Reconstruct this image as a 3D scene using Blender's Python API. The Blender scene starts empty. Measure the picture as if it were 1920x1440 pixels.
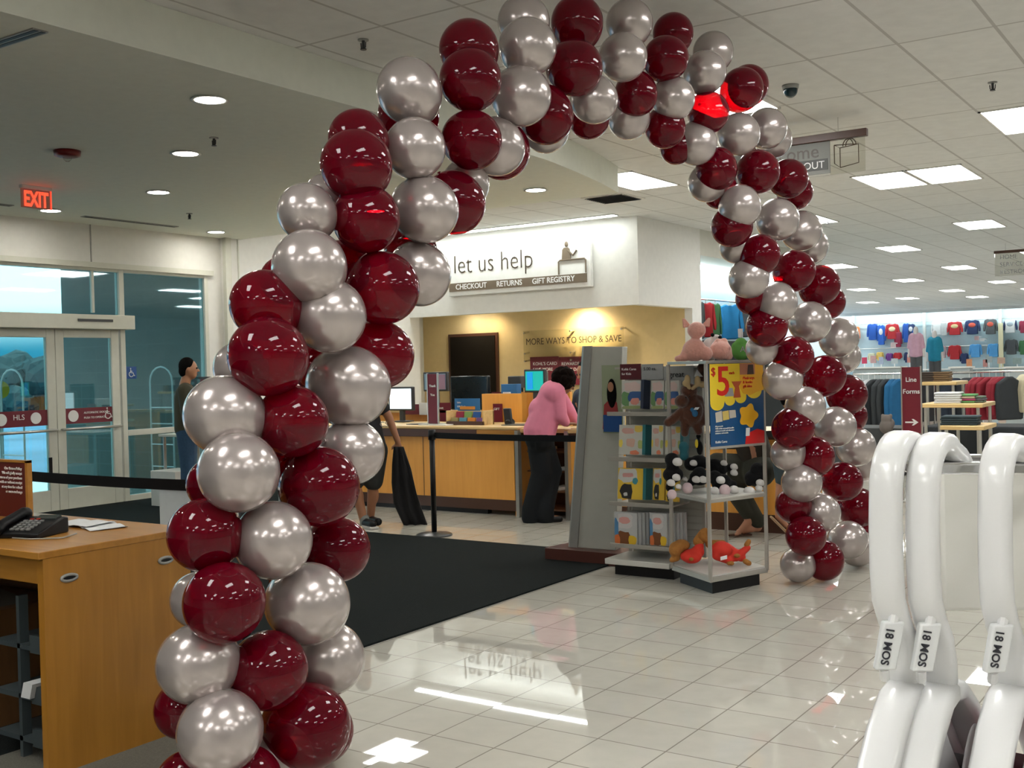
import bpy, bmesh, math, random
from mathutils import Vector, Matrix, Euler
random.seed(7)
S = bpy.context.scene
COL = S.collection
# ------------------------------------------------------------------ camera, world, exposure
F = 2068.25; CAMH = 1.522
def _n(v): v = Vector(v); v.normalize(); return v
_Y = _n((2356.05-960, 720-654.73, -F)); _X = -_n((-2102.04-960, 720-764.69, -F))
_X = (_X - _X.dot(_Y)*_Y).normalized(); _Z = _X.cross(_Y)
C2W = Matrix((_X, _Y, _Z))                      # rows: world axes seen in camera space
C0 = Vector((0, 0, CAMH))
cd = bpy.data.cameras.new('camera'); cam = bpy.data.objects.new('camera', cd); COL.objects.link(cam)
cd.sensor_fit = 'HORIZONTAL'; cd.sensor_width = 36.0; cd.lens = F*36/1920; cd.clip_start = .02; cd.clip_end = 300
cam.matrix_world = Matrix.Translation(C0) @ C2W.to_4x4()
S.camera = cam
S.view_settings.view_transform = 'Standard'; S.view_settings.look = 'None'
S.view_settings.gamma = 1.0; S.view_settings.use_curve_mapping = False
S.view_settings.exposure = 2.05
PANEL = 4.6          # brightness of the ceiling troffers
w = bpy.data.worlds.new('world'); S.world = w; w.use_nodes = True
nt = w.node_tree; bg = nt.nodes['Background']
tc = nt.nodes.new('ShaderNodeTexCoord'); sx = nt.nodes.new('ShaderNodeSeparateXYZ'); cr = nt.nodes.new('ShaderNodeValToRGB')
nt.links.new(tc.outputs['Generated'], sx.inputs[0]); nt.links.new(sx.outputs['Z'], cr.inputs[0]); nt.links.new(cr.outputs[0], bg.inputs['Color'])
e = cr.color_ramp.elements; e[0].position = .0; e[0].color = (.007, .11, .19, 1); e[1].position = .16; e[1].color = (1, 1, 1, 1)
m_ = e.new(.062); m_.color = (.95, .92, .9, 1); m_ = e.new(.04); m_.color = (.3, .4, .42, 1); m_ = e.new(.025); m_.color = (.008, .16, .235, 1)
bg.inputs['Strength'].default_value = .85

# ------------------------------------------------------------------ picture ray -> place in the shop
def ray(px, py): return C2W @ Vector((px-960, 720-py, -F))
def _pl(px, py, ax, val):
    d = ray(px, py); return C0 + d*((val-C0[ax])/d[ax])
def onx(px, py, x): return _pl(px, py, 0, x)
def ony(px, py, y): return _pl(px, py, 1, y)
def onz(px, py, z=0.0): return _pl(px, py, 2, z)
def at(px, py, depth): return C0 + ray(px, py)*(depth/F)
CR = C2W @ Vector((1, 0, 0)); CF = C2W @ Vector((0, 0, -1)); CFh = Vector((CF.x, CF.y, 0)).normalized(); CRh = Vector((CR.x, CR.y, 0)).normalized()
V = Vector; UP = V((0, 0, 1)); PI = math.pi

# ------------------------------------------------------------------ materials
MATS = {}
def mat(name, col, rough=.5, metal=0, spec=.5, coat=0, var=.06, scale=12, emit=None, es=1.0, trans=0, sheen=0, bump=0):
    if name in MATS: return MATS[name]
    m = bpy.data.materials.new(name); m.use_nodes = True; t = m.node_tree; b = t.nodes['Principled BSDF']
    b.inputs['Roughness'].default_value = rough; b.inputs['Metallic'].default_value = metal
    b.inputs['Specular IOR Level'].default_value = spec; b.inputs['Coat Weight'].default_value = coat
    b.inputs['Coat Roughness'].default_value = .05
    b.inputs['Transmission Weight'].default_value = trans; b.inputs['Sheen Weight'].default_value = sheen
    tx = t.nodes.new('ShaderNodeTexCoord'); nz = t.nodes.new('ShaderNodeTexNoise'); nz.inputs['Scale'].default_value = scale; nz.inputs['Detail'].default_value = 3
    t.links.new(tx.outputs['Object'], nz.inputs['Vector'])
    mx = t.nodes.new('ShaderNodeMix'); mx.data_type = 'RGBA'
    mx.inputs[6].default_value = tuple(c*(1-var) for c in col)+(1,); mx.inputs[7].default_value = tuple(min(1, c*(1+var)) for c in col)+(1,)
    t.links.new(nz.outputs['Fac'], mx.inputs[0]); t.links.new(mx.outputs[2], b.inputs['Base Color'])
    if emit: b.inputs['Emission Color'].default_value = tuple(emit)+(1,); b.inputs['Emission Strength'].default_value = es
    if bump:
        bp = t.nodes.new('ShaderNodeBump'); bp.inputs['Strength'].default_value = bump; bp.inputs['Distance'].default_value = .01
        t.links.new(nz.outputs['Fac'], bp.inputs['Height']); t.links.new(bp.outputs[0], b.inputs['Normal'])
    MATS[name] = m; return m
def glass_mat(name, tint=(.8, .9, .9), refl=.12, ior=1.5):
    m = bpy.data.materials.new(name); m.use_nodes = True; t = m.node_tree; t.nodes.clear()
    o = t.nodes.new('ShaderNodeOutputMaterial'); a = t.nodes.new('ShaderNodeBsdfTransparent'); g = t.nodes.new('ShaderNodeBsdfGlossy'); x = t.nodes.new('ShaderNodeMixShader')
    a.inputs[0].default_value = tint+(1,); g.inputs[0].default_value = (1, 1, 1, 1); g.inputs['Roughness'].default_value = .02
    fr = t.nodes.new('ShaderNodeFresnel'); fr.inputs[0].default_value = ior; mt = t.nodes.new('ShaderNodeMath'); mt.operation = 'ADD'; mt.inputs[1].default_value = refl
    t.links.new(fr.outputs[0], mt.inputs[0]); t.links.new(mt.outputs[0], x.inputs[0]); t.links.new(a.outputs[0], x.inputs[1]); t.links.new(g.outputs[0], x.inputs[2]); t.links.new(x.outputs[0], o.inputs[0])
    MATS[name] = m; return m
def tile_mat(name, c1, c2, grout, sx_, sy_, ox, oy, rough, mort, spec=.5, bumpy=True, offset=0.0, bumpst=.0):
    m = bpy.data.materials.new(name); m.use_nodes = True; t = m.node_tree; b = t.nodes['Principled BSDF']
    b.inputs['Roughness'].default_value = rough; b.inputs['Specular IOR Level'].default_value = spec
    g = t.nodes.new('ShaderNodeNewGeometry'); mp = t.nodes.new('ShaderNodeMapping'); mp.inputs['Location'].default_value = (-ox, -oy, 0)
    t.links.new(g.outputs['Position'], mp.inputs[0])
    br = t.nodes.new('ShaderNodeTexBrick'); br.offset = offset; br.squash = 1; br.inputs['Scale'].default_value = 1
    br.inputs['Brick Width'].default_value = sx_; br.inputs['Row Height'].default_value = sy_; br.inputs['Mortar Size'].default_value = mort; br.inputs['Mortar Smooth'].default_value = .1
    br.inputs['Color1'].default_value = c1+(1,); br.inputs['Color2'].default_value = c2+(1,); br.inputs['Mortar'].default_value = grout+(1,)
    t.links.new(mp.outputs[0], br.inputs['Vector'])
    nz = t.nodes.new('ShaderNodeTexNoise'); nz.inputs['Scale'].default_value = 9; nz.inputs['Detail'].default_value = 5; t.links.new(g.outputs['Position'], nz.inputs['Vector'])
    mx = t.nodes.new('ShaderNodeMix'); mx.data_type = 'RGBA'; mx.blend_type = 'MULTIPLY'; mx.inputs[0].default_value = 1
    mr = t.nodes.new('ShaderNodeMapRange'); mr.inputs[3].default_value = .9; mr.inputs[4].default_value = 1.08
    t.links.new(nz.outputs['Fac'], mr.inputs[0]); t.links.new(br.outputs['Color'], mx.inputs[6]); t.links.new(mr.outputs[0], mx.inputs[7]); t.links.new(mx.outputs[2], b.inputs['Base Color'])
    if bumpst:
        # each tile sits at its own very slight tilt, so mirror images break at the joints
        vx = t.nodes.new('ShaderNodeVectorMath'); vx.operation = 'DIVIDE'; vx.inputs[1].default_value = (sx_, sy_, 1); t.links.new(mp.outputs[0], vx.inputs[0])
        fl = t.nodes.new('ShaderNodeVectorMath'); fl.operation = 'FLOOR'; t.links.new(vx.outputs[0], fl.inputs[0])
        wn = t.nodes.new('ShaderNodeTexWhiteNoise'); wn.noise_dimensions = '3D'; t.links.new(fl.outputs[0], wn.inputs['Vector'])
        sb = t.nodes.new('ShaderNodeVectorMath'); sb.operation = 'SUBTRACT'; sb.inputs[1].default_value = (.5, .5, .5); t.links.new(wn.outputs['Color'], sb.inputs[0])
        sc = t.nodes.new('ShaderNodeVectorMath'); sc.operation = 'MULTIPLY'; sc.inputs[1].default_value = (bumpst, bumpst, 0); t.links.new(sb.outputs[0], sc.inputs[0])
        ad = t.nodes.new('ShaderNodeVectorMath'); ad.operation = 'ADD'; t.links.new(sc.outputs[0], ad.inputs[0]); t.links.new(g.outputs['Normal'], ad.inputs[1])
        nn = t.nodes.new('ShaderNodeVectorMath'); nn.operation = 'NORMALIZE'; t.links.new(ad.outputs[0], nn.inputs[0]); t.links.new(nn.outputs[0], b.inputs['Normal'])
    MATS[name] = m; return m
def wood_mat(name, c1, c2, rough=.35, axis='Z'):
    m = bpy.data.materials.new(name); m.use_nodes = True; t = m.node_tree; b = t.nodes['Principled BSDF']; b.inputs['Roughness'].default_value = rough
    g = t.nodes.new('ShaderNodeNewGeometry'); mp = t.nodes.new('ShaderNodeMapping'); s = {'Z': (14, 14, 1.2), 'X': (1.2, 14, 14), 'Y': (14, 1.2, 14)}[axis]; mp.inputs['Scale'].default_value = s
    nz = t.nodes.new('ShaderNodeTexNoise'); nz.inputs['Scale'].default_value = 1.6; nz.inputs['Detail'].default_value = 6; nz.inputs['Distortion'].default_value = .6
    cr = t.nodes.new('ShaderNodeValToRGB'); cr.color_ramp.elements[0].position = .3; cr.color_ramp.elements[1].position = .7
    cr.color_ramp.elements[0].color = c1+(1,); cr.color_ramp.elements[1].color = c2+(1,)
    t.links.new(g.outputs['Position'], mp.inputs[0]); t.links.new(mp.outputs[0], nz.inputs['Vector']); t.links.new(nz.outputs['Fac'], cr.inputs[0]); t.links.new(cr.outputs[0], b.inputs['Base Color'])
    MATS[name] = m; return m

# ------------------------------------------------------------------ mesh builder
WO = {}       # world origin of every object
class MB:
    def __init__(s): s.v = []; s.f = []; s.m = []; s.T = None
    def _p(s, p): p = V(p); return s.T @ p if s.T else p
    def add(s, vs, fs, mi=0):
        o = len(s.v); s.v += [s._p(p) for p in vs]; s.f += [tuple(i+o for i in f) for f in fs]; s.m += [mi]*len(fs); return s
    def box(s, a, b, mi=0):
        x0, y0, z0 = a; x1, y1, z1 = b
        return s.add([(x0,y0,z0),(x1,y0,z0),(x1,y1,z0),(x0,y1,z0),(x0,y0,z1),(x1,y0,z1),(x1,y1,z1),(x0,y1,z1)],
                     [(0,3,2,1),(4,5,6,7),(0,1,5,4),(1,2,6,5),(2,3,7,6),(3,0,4,7)], mi)
    def obox(s, c, ax, ay, az, mi=0):          # oriented box: centre and three half-extent vectors
        c = V(c); ax, ay, az = V(ax), V(ay), V(az)
        vs = [c+i*ax+j*ay+k*az for k in (-1,1) for (i,j) in ((-1,-1),(1,-1),(1,1),(-1,1))]
        return s.add(vs, [(0,3,2,1),(4,5,6,7),(0,1,5,4),(1,2,6,5),(2,3,7,6),(3,0,4,7)], mi)
    def quad(s, a, b, c, d, mi=0): return s.add([a,b,c,d], [(0,1,2,3)], mi)
    def cyl(s, p0, p1, r0, r1=None, n=16, mi=0, caps=True):
        r1 = r0 if r1 is None else r1; p0, p1 = V(p0), V(p1); d = (p1-p0).normalized(); a = d.orthogonal().normalized(); b = d.cross(a)
        vs = []; 
        for p, r in ((p0, r0), (p1, r1)):
            for i in range(n): t = 2*PI*i/n; vs.append(p+a*(r*math.cos(t))+b*(r*math.sin(t)))
        fs = [(i, (i+1)%n, n+(i+1)%n, n+i) for i in range(n)]
        if caps: fs += [tuple(range(n))[::-1], tuple(range(n, 2*n))]
        return s.add(vs, fs, mi)
    def tube(s, path, r, n=10, mi=0, rb=None, side=None, closed=False):
        path = [V(p) for p in path]; rr = r if isinstance(r, (list, tuple)) else [r]*len(path); vs = []; fs = []; up = None
        for k, p in enumerate(path):
            a_ = path[max(k-1, 0)]; b_ = path[min(k+1, len(path)-1)]; d = (b_-a_).normalized()
            if side is not None: up = (side - side.dot(d)*d).normalized()
            elif up is None: up = d.orthogonal().normalized()
            else: up = (up - up.dot(d)*d).normalized()
            q = d.cross(up)
            for i in range(n):
                t = 2*PI*(i+.5)/n; ra = rr[k]; rbb = ra if rb is None else rb*(ra/rr[0] if rr[0] else 1)
                ct, st = math.cos(t), math.sin(t)
                if rb is not None: ct = math.copysign(abs(ct)**.55, ct); st = math.copysign(abs(st)**.55, st)
                vs.append(p + up*(ra*ct) + q*(rbb*st))
        L = len(path)
        for k in range(L-1):
            for i in range(n): fs.append((k*n+i, k*n+(i+1)%n, (k+1)*n+(i+1)%n, (k+1)*n+i))
        fs += [tuple(range(n))[::-1], tuple(range((L-1)*n, L*n))]
        return s.add(vs, fs, mi)
    def sphere(s, c, r, n=16, m=10, mi=0, R=None):
        c = V(c); r = (r, r, r) if not hasattr(r, '__len__') else r; vs = []; fs = []
        def tf(p): p = V((p[0]*r[0], p[1]*r[1], p[2]*r[2])); return c + (R @ p if R else p)
        vs.append(tf((0,0,-1)))
        for j in range(1, m):
            ph = -PI/2 + PI*j/m
            for i in range(n): t = 2*PI*i/n; vs.append(tf((math.cos(ph)*math.cos(t), math.cos(ph)*math.sin(t), math.sin(ph))))
        vs.append(tf((0,0,1))); L = len(vs)-1
        for i in range(n): fs.append((0, 1+(i+1)%n, 1+i)); fs.append((L, L-n+i, L-n+(i+1)%n))
        for j in range(m-2):
            for i in range(n): a = 1+j*n+i; b = 1+j*n+(i+1)%n; fs.append((a, b, b+n, a+n))
        return s.add(vs, fs, mi)
    def lathe(s, c, prof, n=24, mi=0, axis=UP):
        c = V(c); a = V(axis).orthogonal().normalized(); b = V(axis).cross(a); vs = []; fs = []
        for (r, h) in prof:
            for i in range(n): t = 2*PI*i/n; vs.append(c+a*(r*math.cos(t))+b*(r*math.sin(t))+V(axis)*h)
        for k in range(len(prof)-1):
            for i in range(n): fs.append((k*n+i, k*n+(i+1)%n, (k+1)*n+(i+1)%n, (k+1)*n+i))
        fs += [tuple(range(n))[::-1], tuple(range((len(prof)-1)*n, len(prof)*n))]
        return s.add(vs, fs, mi)
    def prism(s, pts, o, ax, ay, az, mi=0):     # polygon pts (u,v) on o+u*ax+v*ay, thickness vector az
        o, ax, ay, az = V(o), V(ax), V(ay), V(az); n = len(pts); vs = [o+ax*u+ay*v for u, v in pts]; vs += [p+az for p in vs]
        fs = [tuple(range(n))[::-1], tuple(range(n, 2*n))]+[(i, (i+1)%n, n+(i+1)%n, n+i) for i in range(n)]
        return s.add(vs, fs, mi)
    def build(s, name, mats, parent=None, smooth=False, bevel=0, seg=2, origin=None):
        me = bpy.data.meshes.new(name); mats = mats if isinstance(mats, (list, tuple)) else [mats]
        xs = [p.x for p in s.v]; ys = [p.y for p in s.v]; zs = [p.z for p in s.v]
        o = V(origin) if origin is not None else V(((min(xs)+max(xs))/2, (min(ys)+max(ys))/2, min(zs)))
        me.from_pydata([tuple(p-o) for p in s.v], [], s.f); me.validate()
        for m in mats: me.materials.append(m)
        for i, p in enumerate(me.polygons): p.material_index = s.m[i] if i < len(s.m) else 0; p.use_smooth = smooth
        bm = bmesh.new(); bm.from_mesh(me); bmesh.ops.recalc_face_normals(bm, faces=bm.faces); bm.to_mesh(me); bm.free()
        ob = bpy.data.objects.new(name, me); COL.objects.link(ob); place(ob, o, parent)
        if bevel:
            b = ob.modifiers.new('bevel', 'BEVEL'); b.width = bevel; b.segments = seg; b.limit_method = 'ANGLE'
            for p in me.polygons: p.use_smooth = True
            try: 
                me.set_sharp_from_angle(angle=1.0)
            except Exception: pass
        return ob
def place(ob, o, parent):
    WO[ob.name] = V(o)
    if parent: ob.parent = parent; ob.location = V(o)-WO[parent.name]
    else: ob.location = V(o)
def tag(o, label=None, cat=None, group=None, kind=None):
    if label: o['label'] = label
    if cat: o['category'] = cat
    if group: o['group'] = group
    if kind: o['kind'] = kind
    return o
def thing(name, label, cat, o, group=None):
    e = bpy.data.objects.new(name, None); e.empty_display_size = .05; COL.objects.link(e); place(e, V(o), None); return tag(e, label, cat, group)
def struct(name, mb, mats, **k): o = mb.build(name, mats, **k); o['kind'] = 'structure'; return o
def copy_tree(o, delta, label=None, parent=None):
    c = o.copy(); COL.objects.link(c)
    if parent: c.parent = parent
    else: c.location = o.location+V(delta)
    WO[c.name] = WO[o.name]+V(delta)
    if label: c['label'] = label
    for ch in list(o.children): copy_tree(ch, delta, None, c)
    return c
def box(name, a, b, m, parent=None, bevel=0): return MB().box(a, b).build(name, m, parent, bevel=bevel)
def text(s, o, right, up, size, m, parent=None, name='lettering', align='LEFT', ext=.0015, off=0, stretch=1.0):
    cu = bpy.data.curves.new('t', 'FONT'); cu.body = s; cu.size = size; cu.extrude = ext; cu.align_x = align; cu.offset = off; cu.resolution_u = 3
    tmp = bpy.data.objects.new('t', cu); COL.objects.link(tmp); dg = bpy.context.evaluated_depsgraph_get(); dg.update()
    me = bpy.data.meshes.new_from_object(tmp.evaluated_get(dg)); bpy.data.objects.remove(tmp); bpy.data.curves.remove(cu)
    right, up = V(right).normalized(), V(up).normalized(); nrm = right.cross(up)
    M = Matrix((right, up, nrm)).transposed()
    for v in me.vertices: v.co = M @ V((v.co.x*stretch, v.co.y, v.co.z))
    me.materials.clear(); me.materials.append(m)
    ob = bpy.data.objects.new(name, me); COL.objects.link(ob); place(ob, V(o)+nrm*ext, parent); return ob
def fuse(name, parts, m, parent=None, voxel=.012, smooth=3, origin=None):
    """one continuous skin grown over tapered capsules ('c',p0,r0,p1,r1) and ellipsoids ('e',centre,(rx,ry,rz),R)"""
    mb = MB()
    for p in parts:
        if p[0] == 'c': mb.sphere(p[1], p[2], 14, 9); mb.sphere(p[3], p[4], 14, 9); mb.cyl(p[1], p[3], p[2], p[4], 14)
        elif p[0] == 'e': mb.sphere(p[1], p[2], 18, 12, R=(p[3] if len(p) > 3 else None))
        elif p[0] == 'b': mb.obox(p[1], p[2], p[3], p[4])
    ob = mb.build(name, m, parent, smooth=True, origin=origin)
    r = ob.modifiers.new('r', 'REMESH'); r.mode = 'VOXEL'; r.voxel_size = voxel; r.use_smooth_shade = True
    if smooth: sm = ob.modifiers.new('s', 'SMOOTH'); sm.iterations = smooth; sm.factor = .5
    dg = bpy.context.evaluated_depsgraph_get(); dg.update(); me = bpy.data.meshes.new_from_object(ob.evaluated_get(dg)); ob.modifiers.clear()
    old = ob.data; ob.data = me; bpy.data.meshes.remove(old)
    if not me.materials: me.materials.append(m)
    for p in me.polygons: p.use_smooth = True
    return ob

# colours
WHITE = mat('white_paint', (.74, .73, .69), .6); CREAM = mat('cream_wall', (.62, .61, .54), .6); TAN = mat('tan_wall', (.66, .50, .25), .65)
DRYW = mat('drywall_ceiling', (.70, .72, .64), .8); ALU = mat('brushed_aluminium', (.55, .55, .52), .35, .85); FRAME = mat('door_frame_paint', (.62, .62, .54), .4)
BLACK = mat('black_plastic', (.006, .006, .007), .4, spec=.3); DARK = mat('dark_grey_plastic', (.04, .042, .045), .4); GREYM = mat('grey_metal', (.33, .33, .31), .4, .3)
CARPET = mat('charcoal_carpet', (.0085, .0115, .0115), 1, spec=.15, var=.5, scale=160, bump=.6); MATC = mat('grey_speckled_carpet', (.13, .125, .1), .9, var=.4, scale=180, bump=.5)
ORANGE = wood_mat('orange_maple_laminate', (.36, .155, .018), (.44, .20, .028), .38); ORANGEX = wood_mat('orange_maple_edge', (.36, .155, .02), (.46, .21, .035), .35, 'X')
ORC = wood_mat('counter_maple_lit_tone', (.88, .39, .07), (.95, .46, .09), .42)  # maple lightened: the light on the counter front is put into its colour
PALEW = wood_mat('pale_maple', (.66, .45, .19), (.78, .56, .26), .35, 'X'); BROWN = mat('dark_brown_laminate', (.075, .028, .014), .4); MAROON = mat('burgundy_print', (.16, .012, .025), .4)
WTXT = mat('white_lettering', (.8, .8, .78), .5); BTXT = mat('brown_lettering', (.07, .05, .035), .7, spec=.1); PAPER = mat('paper_white', (.75, .76, .76), .6)
STEEL = mat('chrome_steel', (.7, .7, .7), .15, 1); GLASS = glass_mat('clear_glass', (.55, .80, .84), .05); ACRYL = glass_mat('acrylic_sheet', (.90, .90, .87), .0, 1.08)
LAMP = mat('lamp_diffuser', (.9, .9, .9), .5, emit=(1, .995, .965), es=PANEL); DLAMP = mat('downlight_lens', (.9, .9, .9), .5, emit=(1, .96, .86), es=20)
SKIN = mat('warm_skin', (.42, .2, .11), .5); SKIN2 = mat('brown_skin', (.25, .11, .055), .5); HAIR = mat('black_hair', (.005, .004, .0035), .9, spec=.1, var=.5, scale=90, bump=.8)
GREYP = mat('grey_fixture_paint', (.44, .44, .395), .45); SILVERP = mat('silver_fixture_frame', (.42, .40, .36), .35, .4); BLUE = mat('royal_blue_print', (.01, .07, .26), .5)

# ------------------------------------------------------------------ setting
HC = 3.63; LC = 3.35
FT = .305; FX = -2.5512; FY = 4.4979
floor_m = tile_mat('polished_beige_tile', (.545, .525, .465), (.575, .555, .49), (.27, .25, .215), FT, FT, FX-.305*40, FY-.305*40, .018, .0032, .62, bumpst=.006)
struct('floor', MB().box((-16, -6, -.1), (10, 56, 0)), floor_m)
def slab(pts, z0, z1): return MB().prism(pts, (0, 0, z0), (1, 0, 0), (0, 1, 0), (0, 0, z1-z0))
struct('floor_carpet', slab([(-4.09, -6), (-4.09, 7.8), (-8.4, 7.8), (-8.4, 10.45), (-11.42, 10.45), (-11.42, -6)], .0005, .012), CARPET)
struct('floor_mat', slab([(-3.15, -2), (-3.15, 3.25), (-4.2, 3.25), (-4.2, -2)], .001, .015), MATC)
ceil_m = tile_mat('ceiling_tiles', (.71, .71, .69), (.73, .73, .71), (.50, .49, .47), .61, 1.22, -2.584-.61*40, 7.642-1.22*20, .9, .012, .1)
low = [(-5.14, -6), (-5.14, 7.5), (-5.18, 8.3), (-5.28, 8.95), (-5.42, 9.7), (-5.6, 10.4), (-11.5, 10.4), (-11.5, -6)]
struct('ceiling', MB().box((-16, -6, HC), (10, 56, HC+.1)), ceil_m)
struct('ceiling_low', slab(low, LC, HC-.002), [DRYW])
struct('wall_front', MB().box((-16, -6.2, -.1), (10, -6, 3.8)), WHITE)
struct('wall_right', MB().box((10, -6, -.1), (10.2, 56, 3.8)), WHITE)
struct('wall_back', MB().box((-30, 51.6, -.1), (10, 51.8, 3.8)), mat('pale_blue_wall', (.45, .58, .62), .6))
# entrance wall x=-11.5: header band above the glass, jamb column at its far end
mb = MB(); X0 = -11.62; X1 = -11.5
mb.box((X0, -6, 2.84), (X1, 9.88, LC+.3)); mb.box((X0-.05, 9.88, 0), (X1, 10.12, LC+.3)); mb.box((X0-.2, 10.12, 0), (X1+.06, 14.25, HC))
mb.box((X0, -6, 0), (X1, 3.2, 2.84))
struct('wall_left', mb, WHITE)
struct('trim_1', MB().box((X1, 8.12, 2.9), (X1+.008, 8.135, LC)), GREYM)
struct('trim_2', MB().box((X1, 3.2, 2.835), (X1+.05, 9.95, 2.9)).box((X1+.061, 10.10, 0), (X1+.12, 10.2, LC)).box((X1+.061, 10.36, 0), (X1+.075, 10.38, LC)), FRAME)
# back room beyond the bulkhead
struct('wall_tan', MB().box((-12.6, 15.8, 0), (-7.36, 15.95, HC)), TAN)
struct('wall_recess', MB().box((-12.75, 14.25, 0), (-12.6, 15.95, HC)).box((-12.6, 14.1, 0), (-11.6, 14.25, HC)), CREAM)
struct('wall_side', MB().box((-7.38, 15.78, 0), (-7.25, 16.12, HC)), WHITE)
struct('wall_bulkhead', MB().box((-11.6, 14.0, 2.375), (-7.25, 14.15, HC-.002)).box((-7.4, 14.15, 2.375), (-7.25, 15.78, HC-.002)), WHITE)
struct('ceiling_alcove', MB().box((-12.6, 14.15, 2.5), (-7.4, 15.8, 2.56)), DRYW)
struct('wall_far_left', MB().box((-8.35, 16.12, 0), (-8.2, 22.0, 3.55)), mat('pale_blue_wall', (.45, .58, .62), .6))
struct('wall_soffit', MB().box((-8.2, 16.12, 3.22), (-7.25, 22, HC)), CREAM)
struct('wall_behind_tan', MB().box((-12.6, 15.95, 0), (-8.35, 16.1, HC)), WHITE)
# glass entrance: door frames, side light, transom
def member(name, y0, y1, z0, z1, m=FRAME, x0=-11.57, x1=-11.49): return MB().box((x0, y0, z0), (x1, y1, z1))
t = thing('window_1', 'tall glazed panel in pale frame right of the entrance doors', 'window', (-11.53, 9.2, 0)); t['kind'] = 'structure'
mb = MB(); mb.box((-11.58, 8.50, 0), (-11.49, 8.57, 2.84)); mb.box((-11.58, 9.82, 0), (-11.49, 9.879, 2.84)); mb.box((-11.58, 8.57, 2.80), (-11.49, 9.82, 2.84)); mb.box((-11.58, 8.57, .0), (-11.49, 9.82, .07)); mb.box((-11.58, 8.57, .80), (-11.49, 9.82, .87))
mb.build('window_frame', FRAME, t, bevel=.004); box('pane', (-11.535, 8.57, .07), (-11.525, 9.82, 2.80), GLASS, t)
t = thing('window_2', 'transom window above the entrance doors', 'window', (-11.53, 7, 2.26)); t['kind'] = 'structure'
mb = MB(); mb.box((-11.58, 3.3, 2.80), (-11.49, 8.5, 2.84)); mb.box((-11.58, 3.2, 2.27), (-11.49, 3.3, 2.84)); mb.box((-11.55, 8.13, 2.3), (-11.50, 8.16, 2.8)); mb.box((-11.55, 5.4, 2.3), (-11.50, 5.45, 2.8))
mb.build('window_frame', FRAME, t, bevel=.004); box('pane', (-11.535, 3.3, 2.25), (-11.525, 8.5, 2.80), GLASS, t)
hd = struct('trim_3', MB().box((-11.6, 3.2, 2.10), (-11.36, 8.62, 2.27)), FRAME, bevel=.006)
box('trim_4', (-11.358, 7.83, 2.185), (-11.35, 8.3, 2.215), DARK)['kind'] = 'structure'
def leaf(n, y0, y1, label):
    d = thing('door_%d' % n, label, 'door', (-11.53, (y0+y1)/2, 0)); d['kind'] = 'structure'
    mb = MB(); a = .11
    for bx in ((y0, y0+a, 0, 2.1), (y1-a, y1, 0, 2.1), (y0+a, y1-a, 0, .24), (y0+a, y1-a, 2.0, 2.1)): mb.box((-11.56, bx[0], bx[2]), (-11.5, bx[1], bx[3]))
    mb.build('door_frame', FRAME, d, bevel=.005); box('pane', (-11.535, y0+a, .24), (-11.525, y1-a, 2.0), GLASS, d)
    MB().cyl((-11.45, y0+.03, .93), (-11.45, y1-.03, .93), .016).cyl((-11.5, y0+.05, .93), (-11.45, y0+.05, .93), .012).cyl((-11.5, y1-.05, .93), (-11.45, y1-.05, .93), .012).build('push_bar', ALU, d, smooth=True)
    st = box('decal_strip', (-11.524, y0+a, .99), (-11.520, y1-a, 1.17), MAROON, d)
    MB().cyl((-11.52, y0+a+.11, 1.08), (-11.517, y0+a+.11, 1.08), .068, n=28).build('round_decal', WTXT, d)
    return d
# the rightmost two leaves are in view
d1 = leaf(1, 7.62, 8.48, 'right glazed entrance door in pale frame, push bar and burgundy strip'); d2 = leaf(2, 6.72, 7.615, 'left glazed entrance door with pale frame and push bar')
leaf(3, 5.7, 6.6, 'glazed entrance door'); 
box('lock_plate', (-11.497, 7.49, .44), (-11.488, 7.53, .62), BLACK, d2)
Yp = V((0, 1, 0))
text('AUTOMATIC DOOR', (-11.519, 7.98, 1.10), Yp, UP, .035, WTXT, d1); text('PUSH TO OPERATE', (-11.519, 7.98, 1.04), Yp, UP, .035, WTXT, d1)
text('HLS', (-11.519, 6.83, 1.07), Yp, UP, .085, WTXT, d2); text('HLS', (-11.519, 7.08, 1.07), Yp, UP, .085, WTXT, d2)
MB().cyl((-11.52, 7.36, 1.08), (-11.516, 7.36, 1.08), .066, n=28).build('round_decal', WTXT, d2)
def isa(parent, c, s, m):                     # wheelchair symbol in the plane x=const
    c = V(c); mb = MB(); P = lambda u, v: c+V((0, u*s, v*s))
    mb.tube([P(.1*math.cos(a)*2.4+.0, .24*math.sin(a)-.15) for a in [PI*.62+i*PI*1.25/12 for i in range(13)]], .035*s, 6)
    mb.tube([P(-.05, .28), P(-.03, -.02), P(.2, -.02), P(.32, -.3), P(.4, -.28)], .04*s, 6); mb.sphere(P(-.06, .38), .06*s, 10, 6); mb.tube([P(-.04, .12), P(.14, .12)], .03*s, 6)
    return mb.build('symbol', m, parent)
isa(d1, (-11.518, 8.31, 1.09), .16, WTXT)
b = thing('access_decal', 'blue wheelchair access sticker on the glass right of the doors', 'sticker', (-11.519, 8.66, 1.50))
MB().box((-11.524, 8.59, 1.50), (-11.520, 8.74, 1.65)).build('sticker_face', BLUE, b); isa(b, (-11.518, 8.66, 1.575), .13, WTXT)
# brick wing outside
struct('wall_outside', MB().box((-15.65, 10.5, -.3), (-11.8, 10.8, 6.0)), tile_mat('grey_block_outside', (.07, .10, .095), (.085, .115, .105), (.12, .15, .14), .4, .2, 0, 0, .9, .006))
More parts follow.
